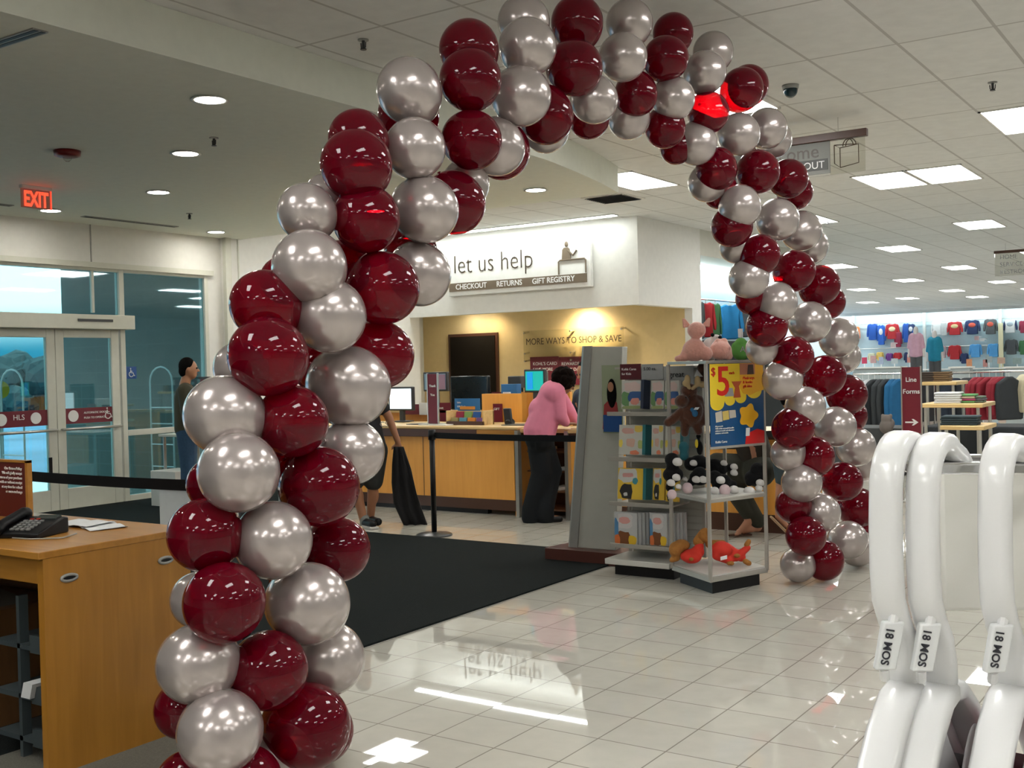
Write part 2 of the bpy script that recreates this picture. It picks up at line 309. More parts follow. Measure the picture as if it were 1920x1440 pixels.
# the brick texture runs on world x / z for that wall
m = MATS['grey_block_outside']; t_ = m.node_tree; mp = [n for n in t_.nodes if n.type == 'MAPPING'][0]; mp.inputs['Rotation'].default_value = (PI/2, 0, 0)
struct('ground_outside', MB().box((-90, -60, -.16), (-11.7, 60, -.06)), mat('snowy_blue_ground', (.10, .22, .33), .8, var=.7, scale=.35))
def tree(x, y, h, r, lab):
    t = thing('tree', lab, 'tree', (x, y, -.06), 'trees outside the doors'); mb = MB(); mb.cyl((x, y, -.06), (x, y, h*.6), .14, .08, 10); mb.build('trunk', BROWN, t)
    mb = MB()
    for i in range(34):
        a = random.uniform(0, 2*PI); rr = r*random.random()**.5; zz = h*.12+random.random()*h*.72; rr *= (1.15-zz/h)
        mb.sphere((x+rr*math.cos(a), y+rr*math.sin(a), zz), random.uniform(.2, .36)*h*.8, 8, 6)
    for v in mb.v: v += V([random.uniform(-.04, .04)*h for _ in range(3)])
    mb.build('foliage', mat('dark_foliage', (.012, .05, .055), .9, var=.6, scale=3), t)
for p, dd, h, r, l in (((78, 0), 45, 2.35, 2.2, 'dark bushy tree seen through the left door, nearest the meeting stile'), ((30, 0), 50, 2.6, 2.4, 'tallest dark tree seen through the middle of the left door glass'), ((5, 0), 62, 2.5, 3.0, 'dark tree at the far left edge seen through the door'), ((55, 0), 75, 2.9, 4, 'hazy tree behind the other trees outside the left door')):
    q = at(p[0], 700, dd); tree(q.x, q.y, h, r, l)
def arch_rack(px, dy, lab):
    q = dy; y0, x = q.y, q.x; t = thing('arched_rack', lab, 'rack', (x, y0, 0)); mb = MB(); w2 = .23
    path = [V((x-w2, y0, 0)), V((x-w2, y0, 1.45))]+[V((x-w2*math.cos(a), y0, 1.45+.2*math.sin(a))) for a in [PI*i/8 for i in range(1, 8)]]+[V((x+w2, y0, 1.45)), V((x+w2, y0, 0))]
    mb.tube(path, .012, 8); mb.build('rack_frame', WTXT, t, smooth=True)
    mb = MB(); [mb.cyl((x-w2, y0, z), (x+w2, y0, z), .008) for z in (.3, .6, .88, 1.1)]; mb.build('shelf_rail', WTXT, t)
    box('rack_base', (x-w2, y0-.12, 0), (x+w2, y0+.12, .06), WTXT, t)
arch_rack(0, ony(302, 720, 9.7), 'white arched wire rack outside the glass panel, right of the doors'); 
arch_rack(0, onx(22, 720, -12.6), 'white arched wire rack outside the left entrance door')
q = onx(0, 731, -13.2); mb = MB(); t = thing('round_sign', 'yellow round sign outside the left entrance door', 'sign', (q.x, q.y, -.06)); MB().cyl((q.x, q.y, q.z), (q.x+.03, q.y, q.z), .11, n=24).build('sign_disc', mat('yellow_sign', (.75, .5, .02), .5), t); MB().cyl((q.x-.01, q.y, -.06), (q.x-.01, q.y, q.z), .02).build('post', ALU, t)

# ------------------------------------------------------------------ ceiling fixtures
def troffer(x, y, lab, L=1.2, w=.6, group='2x4 ceiling lights'):
    t = thing('ceiling_light', lab, 'ceiling light', (x+w/2, y+L/2, HC)); mb = MB(); z0 = HC-.012
    mb.box((x, y, z0), (x+w, y+.02, HC)); mb.box((x, y+L-.02, z0), (x+w, y+L, HC)); mb.box((x, y, z0), (x+.02, y+L, HC)); mb.box((x+w-.02, y, z0), (x+w, y+L, HC)); mb.build('frame', WHITE, t)
    box('diffuser', (x+.02, y+.02, HC-.008), (x+w-.02, y+L-.02, HC), LAMP, t); return t
TR = [(-1.97, 10.2, 'big ceiling light at the right edge of the photo'), (-3.87, 12.8, 'left of the two adjoining ceiling lights behind the bag sign'), (-3.25, 12.8, 'right of the two adjoining ceiling lights behind the bag sign'),
 (-3.95, 18.3, 'lone ceiling light behind and right of the adjoining pair'), (-5.98, 21.2, 'ceiling light third row back, beside the balloon arch'), (-6.1, 27.0, 'ceiling light mid ceiling, just left of the far hanging sign'),
 (-8.1, 24.2, 'ceiling light partly behind the arch, mid ceiling'), (-8.1, 30.3, 'ceiling light left of centre in the rows far back'), (-10.2, 33.1, 'ceiling light nearest the arch in the far rows'), (-10.5, 39.6, 'ceiling light far back, left of centre'),
 (-8.3, 36.4, 'ceiling light far back, right of centre'), (-6.3, 33.4, 'ceiling light under the far hanging sign'), (-8.5, 41.2, 'far ceiling light close above the kids wear wall'), (-12.3, 41, 'far ceiling light above the orange top'),
 (-6.2, 38, 'far ceiling light at the right edge of the photo'), (-5.85, 15.6, 'ceiling light peeking out right of the arch, upper one'), (-4.0, 24.2, 'ceiling light beside the far hanging sign header'),
 (-3.85, 7.7, 'ceiling light peeking out behind the arch by the dome camera'), (-6.2, 10.72, 'ceiling light just past the lowered ceiling, above the vent'), (-10.0, 10.5, 'ceiling light above the service counter, hidden by the arch')]
for x, y, l in TR: troffer(x, y, l)
for x, y in ((-1.36, 5.2), (-1.36, 1.5), (-1.36, -2.2), (-3.8, .3), (-3.8, -3.4), (1.08, 5.2), (1.08, 1.5), (1.08, -2.2), (1.7, 9.5), (3.5, 3.3), (3.5, -.4), (5.4, 9.5), (5.9, 1.5), (0.47, 14.5), (3.5, 14.5), (0.47, 20), (3.5, 22), (-1.4, 17.5), (-1.4, 24), (1, 30), (-2, 31), (-3.8, 36), (0, 40), (3.5, 36), (-1.36, -4.6), (-6.0, 46)):
    troffer(x, y, 'ceiling light outside the photo, above the sales floor')['group'] = 'ceiling lights out of view'
DL = [((-5.72, 4.98), 'largest recessed downlight in the lowered ceiling, nearest the beam'), ((-7.26, 6.05), 'second recessed downlight in the row toward the doors'), ((-8.99, 7.14), 'third recessed downlight in the row toward the doors'), ((-10.8, 7.15), 'recessed downlight right below the exit sign'),
      ((-10.98, 9.6), 'recessed downlight nearest the corner above the glass panel'), ((-6.13, 9.6), 'recessed downlight seen through the arch, near the vent'), ((-7.6, 8.2), 'added downlight for the counter, unseen above the left arch shoulder'), ((-6.5, 7.35), 'added downlight for the counter, unseen behind the upper burgundy balloons'), ((-8.3, 9.6), 'added downlight for the counter, unseen behind a burgundy balloon'), ((-7.4, 9.0), 'added downlight for the counter, unseen behind the silver balloon right of the shoulder'), ((-5.72, 1.9), 'recessed downlight beyond the left edge of the photo'), ((-7.6, 2.8), 'recessed downlight above the desk, out of view'), ((-9.4, 3.2), 'recessed downlight near the doors, out of view')]  # the four behind the arch are added, unseen, to brighten the counter front
for (x, y), l in DL:
    t = thing('downlight', l, 'ceiling light', (x, y, LC)); mb = MB(); mb.lathe((x, y, LC-.012), [(.105, .012), (.125, .0), (.10, 0), (.10, .006)], 28); mb.build('trim_ring', WHITE, t, smooth=True)
    MB().cyl((x, y, LC-.009), (x, y, LC), .10, n=28).build('lens', DLAMP, t)
# wall-wash strip in front of the bulkhead
t = thing('strip_light', 'long thin fluorescent strip above the service sign', 'ceiling light', (-8.6, 13.7, HC))
a, b_ = onz(895, 430, HC), onz(1157, 402, HC)
box('diffuser', (-11.2, 13.60, HC-.02), (-7.42, 13.72, HC-.014), mat('strip_lamp', (.9, .9, .9), .5, emit=(.93, 1, .97), es=6.5), t)
box('housing', (-11.22, 13.59, HC-.014), (-7.40, 13.73, HC-.002), WHITE, t)
def sprinkler(p, z, l):
    t = thing('sprinkler', l, 'sprinkler', (p.x, p.y, z)); mb = MB(); mb.cyl((p.x, p.y, z-.008), (p.x, p.y, z), .035); mb.build('escutcheon', GREYM, t)
    mb = MB(); mb.cyl((p.x, p.y, z-.06), (p.x, p.y, z-.008), .010); mb.cyl((p.x, p.y, z-.066), (p.x, p.y, z-.060), .02); mb.tube([(p.x-.02, p.y, z-.02), (p.x-.018, p.y, z-.05), (p.x, p.y, z-.064)], .004, 6); mb.tube([(p.x+.02, p.y, z-.02), (p.x+.018, p.y, z-.05), (p.x, p.y, z-.064)], .004, 6); mb.build('head', DARK, t)
sprinkler(onz(681, 74, HC), HC, 'dark sprinkler head on the tiled ceiling left of the arch top'); sprinkler(onz(1861, 154, HC), HC, 'sprinkler head on the tiled ceiling at upper right'); sprinkler(onz(401, 258, LC), LC, 'sprinkler head beside the largest downlights'); sprinkler(onz(355, 400, LC), LC, 'sprinkler head near the corner above the doors'); sprinkler(onz(1552, 412, HC), HC, 'small sprinkler head far back, right of the arch')
p = onz(126, 283, LC); t = thing('strobe_alarm', 'round dark red fire strobe on the lowered ceiling', 'alarm', (p.x, p.y, LC)); MB().lathe((p.x, p.y, LC-.05), [(.07, 0), (.10, .01), (.105, .05)], 28).build('housing', mat('alarm_red', (.16, .006, .006), .35), t, smooth=True); MB().lathe((p.x, p.y, LC-.085), [(.012, 0), (.03, .015), (.035, .035)], 16).build('lens', ACRYL, t, smooth=True)
p = onz(1482, 160, HC); t = thing('dome_camera', 'small dark dome security camera on the tiled ceiling', 'security camera', (p.x, p.y, HC)); MB().lathe((p.x, p.y, HC-.03), [(.06, 0), (.065, .03)], 24).build('mount', GREYM, t, smooth=True); MB().sphere((p.x, p.y, HC-.035), (.055, .055, .06), 24, 14).build('dome', mat('smoked_dome', (.01, .03, .04), .05), t, smooth=True)
# exit sign
p0 = onz(70, 350, LC); R_ = CRh; t = thing('exit_sign', 'red lit EXIT sign hanging from the lowered ceiling', 'exit sign', (p0.x, p0.y, LC-.2))
ex = p0.x; q = V((ex, p0.y, 0)); N = V((1, 0, 0)); EM = mat('exit_red', (.5, .02, .01), .5, emit=(1, .05, .02), es=.6)
pl_ = glass_mat('red_edge_lit_acrylic', (.95, .62, .58), .02)
MB().box((ex-.01, p0.y-.17, LC-.21), (ex, p0.y+.14, LC-.03)).build('face_plate', pl_, t); box('canopy', (ex-.03, p0.y-.17, LC-.03), (ex+.02, p0.y+.14, LC), WHITE, t)
box('end_light', (ex-.012, p0.y+.14, LC-.21), (ex+.002, p0.y+.146, LC-.03), EM, t)
text('EXIT', (ex+.001, p0.y-.145, LC-.19), Yp, UP, .2, EM, t, off=.006, stretch=.62)
def slot(p, q, z, l):
    t = thing('slot_diffuser', l, 'air vent', ((p.x+q.x)/2, (p.y+q.y)/2, z)); d = (q-p).normalized(); n = UP.cross(d); c = (p+q)/2; c.z = z-.004
    MB().obox(c, (q-p)/2, n*.045, (0, 0, .004)).build('frame', GREYM, t)
    for k in (-1, 1): MB().obox(c+n*.02*k-V((0, 0, .004)), (q-p)/2*.98, n*.012, (0, 0, .002)).build('slot', BLACK, t)
slot(V((-10.95, 7.65, LC)), V((-10.95, 8.95, LC)), LC, 'long slot diffuser above the glass panel'); slot(V((-5.75, 3.45, LC)), V((-5.25, 3.45, LC)), LC, 'slot diffuser at the top left corner of the photo'); slot(V((-10.8, 5.4, LC)), V((-10.8, 6.7, LC)), LC, 'slot diffuser below the exit sign at the left edge')
p = V((-6.7, 12.3, HC)); t = thing('ceiling_vent', 'square grey louvred vent in the ceiling near the strip light', 'air vent', p); mb = MB().box((p.x-.3, p.y-.3, HC-.01), (p.x+.3, p.y+.3, HC)); mb.build('frame', WHITE, t)
mb = MB(); [mb.obox((p.x, p.y-.25+.05*i, HC-.02), (.26, 0, 0), (0, .018, .006), (0, 0, .002)) for i in range(11)]; mb.build('louvres', DARK, t)

# ------------------------------------------------------------------ service sign on the bulkhead
Yw = 14.0; SX = V((1, 0, 0))
t = thing('service_sign', 'large white wall sign reading let us help over the service counter', 'sign', (-9.25, 13.95, 2.66))
box('panel', (-10.56, 13.9, 2.67), (-7.97, 13.98, 3.36), mat('sign_white', (.8, .8, .77), .5), t, .01)
text('let us help', (-10.45, 13.898, 3.015), SX, UP, .42, BTXT, t, off=-.009, stretch=.86, ext=.004)
BAR = mat('sign_brown', (.16, .12, .08), .5); bb = box('band', (-10.53, 13.885, 2.735), (-8.03, 13.9, 2.865), BAR, t)
for s_, x in (('CHECKOUT', -10.40), ('RETURNS', -9.62), ('GIFT REGISTRY', -8.97)): text(s_, (x, 13.884, 2.765), SX, UP, .115, WTXT, bb, off=.002, stretch=.96)
mb = MB(); P = lambda u, v: V((u, 13.885, v)); mb.tube([P(-8.50, 2.87), P(-8.50, 3.06), P(-8.47, 3.08), P(-8.06, 3.08), P(-8.04, 3.06), P(-8.04, 2.87)], .012, 6)
mb.sphere(P(-8.36, 3.31), (.032, .01, .042), 12, 8); mb.prism([(-8.44, 3.09), (-8.29, 3.09), (-8.31, 3.24), (-8.34, 3.26), (-8.40, 3.26), (-8.43, 3.23)], (0, 13.88, 0), (1, 0, 0), (0, 0, 1), (0, .012, 0)); mb.tube([P(-8.34, 3.22), P(-8.25, 3.14), P(-8.19, 3.21)], .013, 6); mb.build('pictogram', BAR, t)
# wall text and frame
t = thing('wall_slogan', 'clear wall panel reading MORE WAYS TO SHOP & SAVE on tan wall', 'sign', (-9.4, 15.74, 1.7))
box('clear_panel', (-10.35, 15.70, 1.62), (-8.42, 15.71, 2.14), ACRYL, t)
text('MORE WAYS TO SHOP & SAVE', (-10.3, 15.70, 1.90), SX, UP, .155, BTXT, t, stretch=.87)
for x in (-10.33, -9.42, -8.46):
    for z in (2.1, 1.75, 1.62): MB().cyl((x, 15.69, z), (x+.03, 15.8, z+.02), .016).build('standoff', STEEL, t)
t = thing('wall_screen', 'tall black panel in a dark wooden frame on the tan wall', 'notice board', (-11.47, 15.75, .9))
box('frame', (-12.0, 15.76, .75), (-10.93, 15.8, 2.14), BROWN, t); box('panel', (-11.95, 15.745, .8), (-10.98, 15.762, 2.09), mat('black_screen', (.012, .009, .006), .9, spec=.1), t)
def poster(px0, py0, px1, py1, y, lab, lines, m=MAROON, name='wall_poster', th=.01, tm=WTXT, sz=None, cat='poster'):
    a = ony(px0, py1, y); b = ony(px1, py0, y); t = thing(name, lab, cat, ((a.x+b.x)/2, y, a.z)); sh_ = MB().box((a.x, y, a.z), (b.x, y+th, b.z)).build('sheet', m, t)
    h = b.z-a.z; w_ = b.x-a.x; k = len(lines)
    for i, (s_, rel) in enumerate(lines): text(s_, (a.x+w_*.1, y-.001, b.z-h*rel), SX, UP, sz or h*.16, tm, sh_)
    return t
poster(995, 668, 1047, 722, 15.74, 'burgundy wall poster on the tan wall, left of the pair', [("KOHL'S CARD", .3), ('SAVE MORE', .5)]); poster(1049, 668, 1096, 722, 15.74, 'burgundy wall poster on the tan wall, right of the pair', [('REWARDS', .3), ('EVERY DAY', .5)])

# ------------------------------------------------------------------ service counter
CY = 9.35
ct = thing('service_counter', 'long orange wood service counter with dark base', 'counter', (-7.2, CY, 0))
CL, CRr = -9.6, -6.28
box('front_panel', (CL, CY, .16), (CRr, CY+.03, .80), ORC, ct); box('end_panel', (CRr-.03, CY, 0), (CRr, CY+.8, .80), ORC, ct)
box('kick_base', (CL, CY-.005, .05), (CRr-.001, CY+.06, .16), BROWN, ct); box('toe_recess', (CL, CY+.03, 0), (CRr-.4, CY+.1, .05), BLACK, ct)
box('edge_band', (CL, CY-.05, .80), (-6.75, CY+.0, .885), BROWN, ct, .004); box('edge_block', (-6.75, CY-.05, .80), (-6.25, CY+.0, .885), ORANGEX, ct, .012)
box('worktop', (CL, CY-.05, .885), (-6.23, CY+.8, .915), PALEW, ct, .008)
box('body_back', (CL, CY+.77, .0), (CRr, CY+.8, .80), ORANGE, ct)
for x in (-7.5, -8.6): box('panel_seam', (x, CY-.003, .16), (x+.006, CY, .80), BROWN, ct)
q = ony(973, 960, CY-.04); MB().box((q.x-.02, CY-.06, 0), (q.x+.02, CY+.0, .88)).build('metal_post', ALU, ct)
# open shelf bay where the customer stands, and the right hand counter run
bay = thing('open_shelf_bay', 'dark open shelf bay under the counter behind the pink shirted person', 'shelf', (-5.97, 9.7, 0))
q = ony(1066, 960, CY-.04); MB().box((q.x-.02, CY-.06, 0), (q.x+.02, CY+.0, .88)).build('metal_post', ALU, bay)
box('back_panel', (-6.22, 9.85, 0), (-5.70, 9.88, .86), BROWN, bay); box('top_board', (-6.22, 9.33, .86), (-5.66, 9.88, .9), PALEW, bay)
for z in (.06, .25, .45, .65): box('shelf', (-6.22, 9.45, z), (-5.70, 9.86, z+.015), mat('dark_shelf_wood', (.16, .06, .02), .5), bay)
for i, (x, z, w_) in enumerate(((-6.18, .665, .14), (-5.98, .265, .12), (-5.88, .47, .14), (-6.12, .47, .1))):
    tag(box('paper_pad', (x, 9.5, z), (x+w_, 9.75, z+.03), PAPER), ['stack of white forms on the upper shelf of the open bay', 'small white pad low in the open bay', 'white box of slips on the right side of the open bay', 'white slips on the left side of the open bay'][i], 'paper stack')
cr2 = thing('returns_counter', 'orange wood counter run right of the open bay, behind the gondola', 'counter', (-4.6, CY, 0))
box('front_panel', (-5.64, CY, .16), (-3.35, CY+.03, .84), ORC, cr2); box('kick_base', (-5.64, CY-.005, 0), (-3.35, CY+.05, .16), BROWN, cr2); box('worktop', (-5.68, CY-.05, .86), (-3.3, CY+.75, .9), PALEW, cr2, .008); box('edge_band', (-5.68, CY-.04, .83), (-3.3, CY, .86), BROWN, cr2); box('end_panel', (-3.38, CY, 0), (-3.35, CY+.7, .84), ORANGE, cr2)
# back counter with raised partitions
bk = thing('back_counter', 'raised orange wood partition counter behind the service desk', 'counter', (-8.2, 10.7, 0))
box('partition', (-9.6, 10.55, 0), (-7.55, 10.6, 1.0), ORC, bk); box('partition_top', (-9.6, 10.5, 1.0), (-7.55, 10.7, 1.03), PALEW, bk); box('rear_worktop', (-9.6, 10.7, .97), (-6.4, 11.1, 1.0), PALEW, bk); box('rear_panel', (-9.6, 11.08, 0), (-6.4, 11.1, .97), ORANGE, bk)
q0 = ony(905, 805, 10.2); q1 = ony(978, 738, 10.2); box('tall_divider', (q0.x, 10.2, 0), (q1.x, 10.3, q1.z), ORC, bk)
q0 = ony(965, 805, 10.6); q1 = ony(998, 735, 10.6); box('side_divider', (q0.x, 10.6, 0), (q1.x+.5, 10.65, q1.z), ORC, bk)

def screen(name, px0, py0, px1, py1, y, lab, scr, bez=DARK, depth=.05, stand=.92, m2=None, crt=False):
    a = ony(px0, py1, y); b = ony(px1, py0, y); t = thing(name, lab, 'monitor', ((a.x+b.x)/2, y, stand)); f = .022
    MB().box((a.x, y, a.z), (b.x, y+depth, b.z)).build('casing', bez, t, bevel=.008); cas = [o for o in t.children][-1]; MB().box((a.x+f, y-.003, a.z+f), (b.x-f, y, b.z-f)).build('screen', scr, cas)
    if crt: MB().prism([(a.x+.02, a.z+.03), (b.x-.02, a.z+.03), (b.x-.02, b.z-.02), (a.x+.02, b.z-.02)], (0, y+depth, 0), (1, 0, 0), (0, 0, 1), (-.1, .22, 0)).build('tube_back', bez, t, bevel=.02)
    c = (a.x+b.x)/2; MB().box((c-.03, y+.01, stand), (c+.03, y+.05, a.z+.02)).box((c-.1, y-.04, stand), (c+.1, y+.12, stand+.012)).build('stand', bez, t, bevel=.004); return t
E_W = mat('screen_white', (.1, .1, .1), .3, emit=(.8, .97, 1), es=.5); E_T = mat('screen_teal', (.02, .1, .1), .3, emit=(.0, .55, .45), es=.2); E_B = mat('screen_blue', (.02, .05, .1), .3, emit=(.0, .35, .85), es=.22)
screen('monitor', 729, 725, 773, 770, 9.95, 'flat monitor with bright white screen at the left of the counter', E_W)
t = screen('monitor', 983, 692, 1021, 736, 10.3, 'boxy monitor with teal and blue screen beside the pink shirted person', E_T, crt=True)
a = ony(989, 730, 10.29); b = ony(998, 698, 10.29); MB().box((a.x, 10.285, a.z), (b.x, 10.296, b.z)).build('blue_panel', E_B, t)
t = screen('photo_display', 794, 697, 838, 734, 10.75, 'dark framed picture display left of the thank you sign', mat('display_print', (.22, .35, .5), .4), stand=1.03); 
a = ony(816, 730, 10.74); b = ony(834, 702, 10.74); MB().box((a.x, 10.738, a.z), (b.x, 10.745, b.z)).build('print', mat('pinkish_print', (.35, .22, .32), .5), t)
# big dark monitor seen from behind
a = ony(850, 768, 10.6); b = ony(918, 704, 10.6); t = thing('register_monitor', 'large black register monitor seen from behind', 'monitor', ((a.x+b.x)/2, 10.6, 1.03))
MB().box((a.x, 10.55, a.z), (b.x, 10.62, b.z)).build('casing', mat('glossy_black', (.012, .016, .018), .12), t, bevel=.012); MB().cyl(((a.x+b.x)/2, 10.62, 1.03), ((a.x+b.x)/2, 10.62, a.z+.1), .03).build('neck', BLACK, t); MB().cyl(((a.x+b.x)/2, 10.62, 1.03), ((a.x+b.x)/2, 10.62, 1.045), .1).build('base', BLACK, t)
a = ony(952, 728, 10.8); b = ony(976, 705, 10.8); t = thing('card_printer', 'small dark printer box behind the blue cards', 'printer', ((a.x+b.x)/2, 10.8, 1.0)); MB().box((a.x, 10.8, a.z), (b.x, 10.95, b.z)).build('body', DARK, t, bevel=.01)
MB().box((a.x+.03, 10.79, 1.0), (b.x-.03, 10.9, a.z)).build('foot', BLACK, t)
# thank-you sign on a pole
def banner(px0, py0, px1, py1, y, lab, words, base_z=None, arrow=False, sz=.05, cat='sign'):
    a = ony(px0, py1, y); b = ony(px1, py0, y); t = thing('banner_sign', lab, cat, ((a.x+b.x)/2, y, base_z if base_z is not None else a.z))
    MB().box((a.x, y, a.z), (b.x, y+.012, b.z)).build('panel', MAROON, t)
    for s_, rel in words: text(s_, ((a.x+b.x)/2, y-.001, b.z-(b.z-a.z)*rel), SX, UP, sz, WTXT, t, align='CENTER', off=.001)
    e_ = .012 if sz < .08 else .016
    MB().box((b.x, y-.006, base_z if base_z is not None else a.z), (b.x+e_, y+.016, b.z+.01)).build('frame_post', ALU, t); MB().box((a.x-e_, y-.006, base_z if base_z is not None else a.z), (a.x, y+.016, b.z+.01)).build('frame_post', ALU, t)
    if base_z is not None: MB().box((a.x-.05, y-.12, base_z), (b.x+.05, y+.12, base_z+.015)).build('base_plate', ALU, t)
    if arrow:
        c = V(((a.x+b.x)/2, y-.004, a.z+(b.z-a.z)*.16)); w_ = (b.x-a.x); MB().prism([(-.36, -.02), (.12, -.02), (.0, -.16), (.1, -.16), (.36, .02), (.1, .2), (0, .2), (.12, .06), (-.36, .06)], c, (w_, 0, 0), (0, 0, w_), (0, .004, 0)).build('arrow', WTXT, t)
    return t
banner(804, 701, 819, 799, 9.55, 'narrow burgundy Thank You banner standing on the counter', [('Thank', .25), ('You', .42)], .915, sz=.036)
banner(1693, 688, 1725, 812, 12.0, 'burgundy Line Forms banner sign with right arrow', [('Line', .22), ('Forms', .4)], 0.0, True, sz=.068)
# brochure rack
a = ony(842, 803, 9.6); b = ony(911, 770, 9.6); t = thing('brochure_rack', 'wooden two tier rack of coloured gift cards on the counter', 'rack', ((a.x+b.x)/2, 9.6, .915))
for x in (a.x, b.x-.015): MB().box((x, 9.55, .915), (x+.015, 9.75, 1.07)).build('side', PALEW, t, bevel=.003)
MB().box((a.x, 9.55, .915), (b.x, 9.565, .955)).build('front_lip', BROWN, t); MB().box((a.x, 9.73, .915), (b.x, 9.745, 1.06)).build('back_board', PALEW, t); MB().box((a.x, 9.62, .915), (b.x, 9.63, .99)).build('tier', PALEW, t)
cc = [(.3, .03, .08), (.2, .35, .1), (.02, .1, .35), (.7, .3, .05), (.35, .3, .12), (.1, .3, .4), (.75, .25, .03), (.2, .08, .25)]
for i, c in enumerate(cc):
    r_, k = divmod(i, 4); w_ = (b.x-a.x-.04)/4; x = a.x+.02+k*w_; y = 9.70 if r_ == 0 else 9.60; z = .98 if r_ == 0 else .92
    tag(MB().obox((x+w_/2, y, z+.035), (w_*.42, 0, 0), (0, .006, 0), (0, .008, .038)).build('gift_card_stack', mat('card_%d' % i, c, .35)), '%s gift cards in the %s tier of the counter rack, %s from left' % (['dark red', 'green', 'blue', 'orange', 'olive', 'light blue', 'bright orange', 'purple'][i], ['back', 'front'][r_], ['first', 'second', 'third', 'fourth'][k]), 'gift card', 'gift cards in the counter rack')
t = poster(853, 747, 899, 777, 9.85, 'blue promotional card standing behind the card rack', [('Safer', .3), ('Gift Cards', .55)], mat('sky_blue_card', (.03, .17, .42), .4), 'table_card', cat='card sign')
MB().box((ony(860, 777, 9.85).x, 9.85, .915), (ony(892, 777, 9.85).x, 9.9, ony(860, 776, 9.85).z)).build('easel', BLACK, t)
MB().box((ony(862, 770, 9.84).x, 9.843, ony(862, 768, 9.84).z), (ony(890, 770, 9.84).x, 9.849, ony(862, 762, 9.84).z)).build('orange_picture', mat('card_3', (.7, .3, .05), .35), t)
for (x0, y0, x1, y1, yy, l, ln) in ((820, 755, 844, 790, 10.5, 'small burgundy notice on the partition right of the thank you sign', [('SAVE', .35)]), (925, 757, 941, 797, 10.15, 'narrow burgundy notice on the tall divider', [('GIFT', .3)]), (922, 735, 945, 756, 10.7, 'red card display on top of the tall divider', [('CARD', .4)]), (755, 758, 785, 777, 10.45, 'low burgundy notice right of the white screen', [('RETURN', .5)]),
    (1022, 706, 1048, 720, 15.785, 'lower burgundy notice under the wall posters, with beige panel', [('EVENT', .6)])): 
    poster(x0, y0, x1, y1, yy, l, ln, name='notice_card', cat='card sign')
for (x0, y0, x1, y1, yy, l, m, c) in ((786, 755, 800, 778, 10.45, 'white notice taped left of the thank you sign', PAPER, 'card sign'), (940, 720, 968, 754, 10.5, 'blue gift card carton on top of the divider', mat('sky_blue_card', (.03, .17, .42), .4), 'box'), (943, 735, 957, 752, 10.45, 'white card leaning on the blue carton', PAPER, 'card sign')):
    a = ony(x0, y1, yy); b = ony(x1, y0, yy); o = MB().box((a.x, yy, a.z), (b.x, yy+(.1 if c == 'box' else .01), b.z)).build('carton' if c == 'box' else 'notice_card', m, bevel=.003); tag(o, l, c)
# phone / card reader, papers on counter
q = ony(950, 790, 9.75); t = thing('card_reader', 'black handset card reader leaning on the counter near the shopper', 'card reader', (q.x, 9.75, .915)); MB().obox((q.x, 9.78, 1.0), (.045, 0, 0), (0, .02, .0), (-.03, .03, .085)).build('body', BLACK, t, bevel=.01); MB().cyl((q.x+.02, 9.76, .915), (q.x+.02, 9.8, .95), .05).build('base', BLACK, t)
for (x, y, w_, l) in ((-7.85, 9.5, .3, 'dark counter mat at the left of the service desk'), (-6.6, 9.55, .34, 'grey counter mat beside the shopper')): tag(box('counter_mat', (x, y, .915), (x+w_, y+.25, .922), DARK), l, 'mat')
tag(MB().obox((-7.35, 9.5, .92), (.12, 0, 0), (0, .09, 0), (0, 0, .005)).build('paper_sheet', PAPER), 'white papers lying left of the card rack', 'paper')
tag(MB().obox((-5.35, 9.6, .905), (.1, .02, 0), (-.02, .08, 0), (0, 0, .005)).build('paper_sheet', PAPER), 'white receipt under the shopper hands', 'paper')

# ------------------------------------------------------------------ queue posts and belts
def stanchion(x, y, lab, h=.97):
    t = thing('queue_post', lab, 'queue post', (x, y, 0)); MB().lathe((x, y, 0), [(.165, 0), (.165, .012), (.15, .02), (.03, .035)], 36).build('base', mat('post_base_grey', (.05, .052, .055), .3), t, smooth=True)
    MB().cyl((x, y, .03), (x, y, h-.05), .025, n=20).build('post', BLACK, t, smooth=True); MB().cyl((x, y, h-.09), (x, y, h), .034, n=20).build('belt_head', BLACK, t, smooth=True); return t
def belt(p, q, lab, h=.055, sag=.01):
    p, q = V(p), V(q); mb = MB(); n = 12; d = (q-p).normalized(); s = UP.cross(d)*.001; vs = []
    for i in range(n+1):
        f = i/n; c = p.lerp(q, f)-UP*(sag*4*f*(1-f)); vs += [c-UP*h/2-s, c+UP*h/2-s, c+UP*h/2+s, c-UP*h/2+s]
    fs = [(4*i+a, 4*i+(a+1)%4, 4*i+4+(a+1)%4, 4*i+4+a) for i in range(n) for a in range(4)]+[(0, 3, 2, 1), (4*n, 4*n+1, 4*n+2, 4*n+3)]
    return tag(mb.add(vs, fs).build('queue_belt', BLACK), lab, 'belt')
stanchion(-6.27, 7.95, 'black queue post with round base in front of the counter')
belt((-6.24, 7.95, .92), (-4.3, 7.95, .92), 'black belt from the queue post toward the grey pylon')
stanchion(-4.45, 4.02, 'black queue post hidden behind the left balloon leg'); stanchion(-6.55, 3.95, 'black queue post behind the desk at the left edge')
belt((-6.52, 3.95, .93), (-4.48, 4.02, .925), 'black belt stretched across in front of the entrance doors', .062)
belt((-4.30, 7.99, .92), (-3.36, 9.2, .9), 'black belt running behind the gondola')
stanchion(-4.25, 7.97, 'black queue post behind the grey pylon')

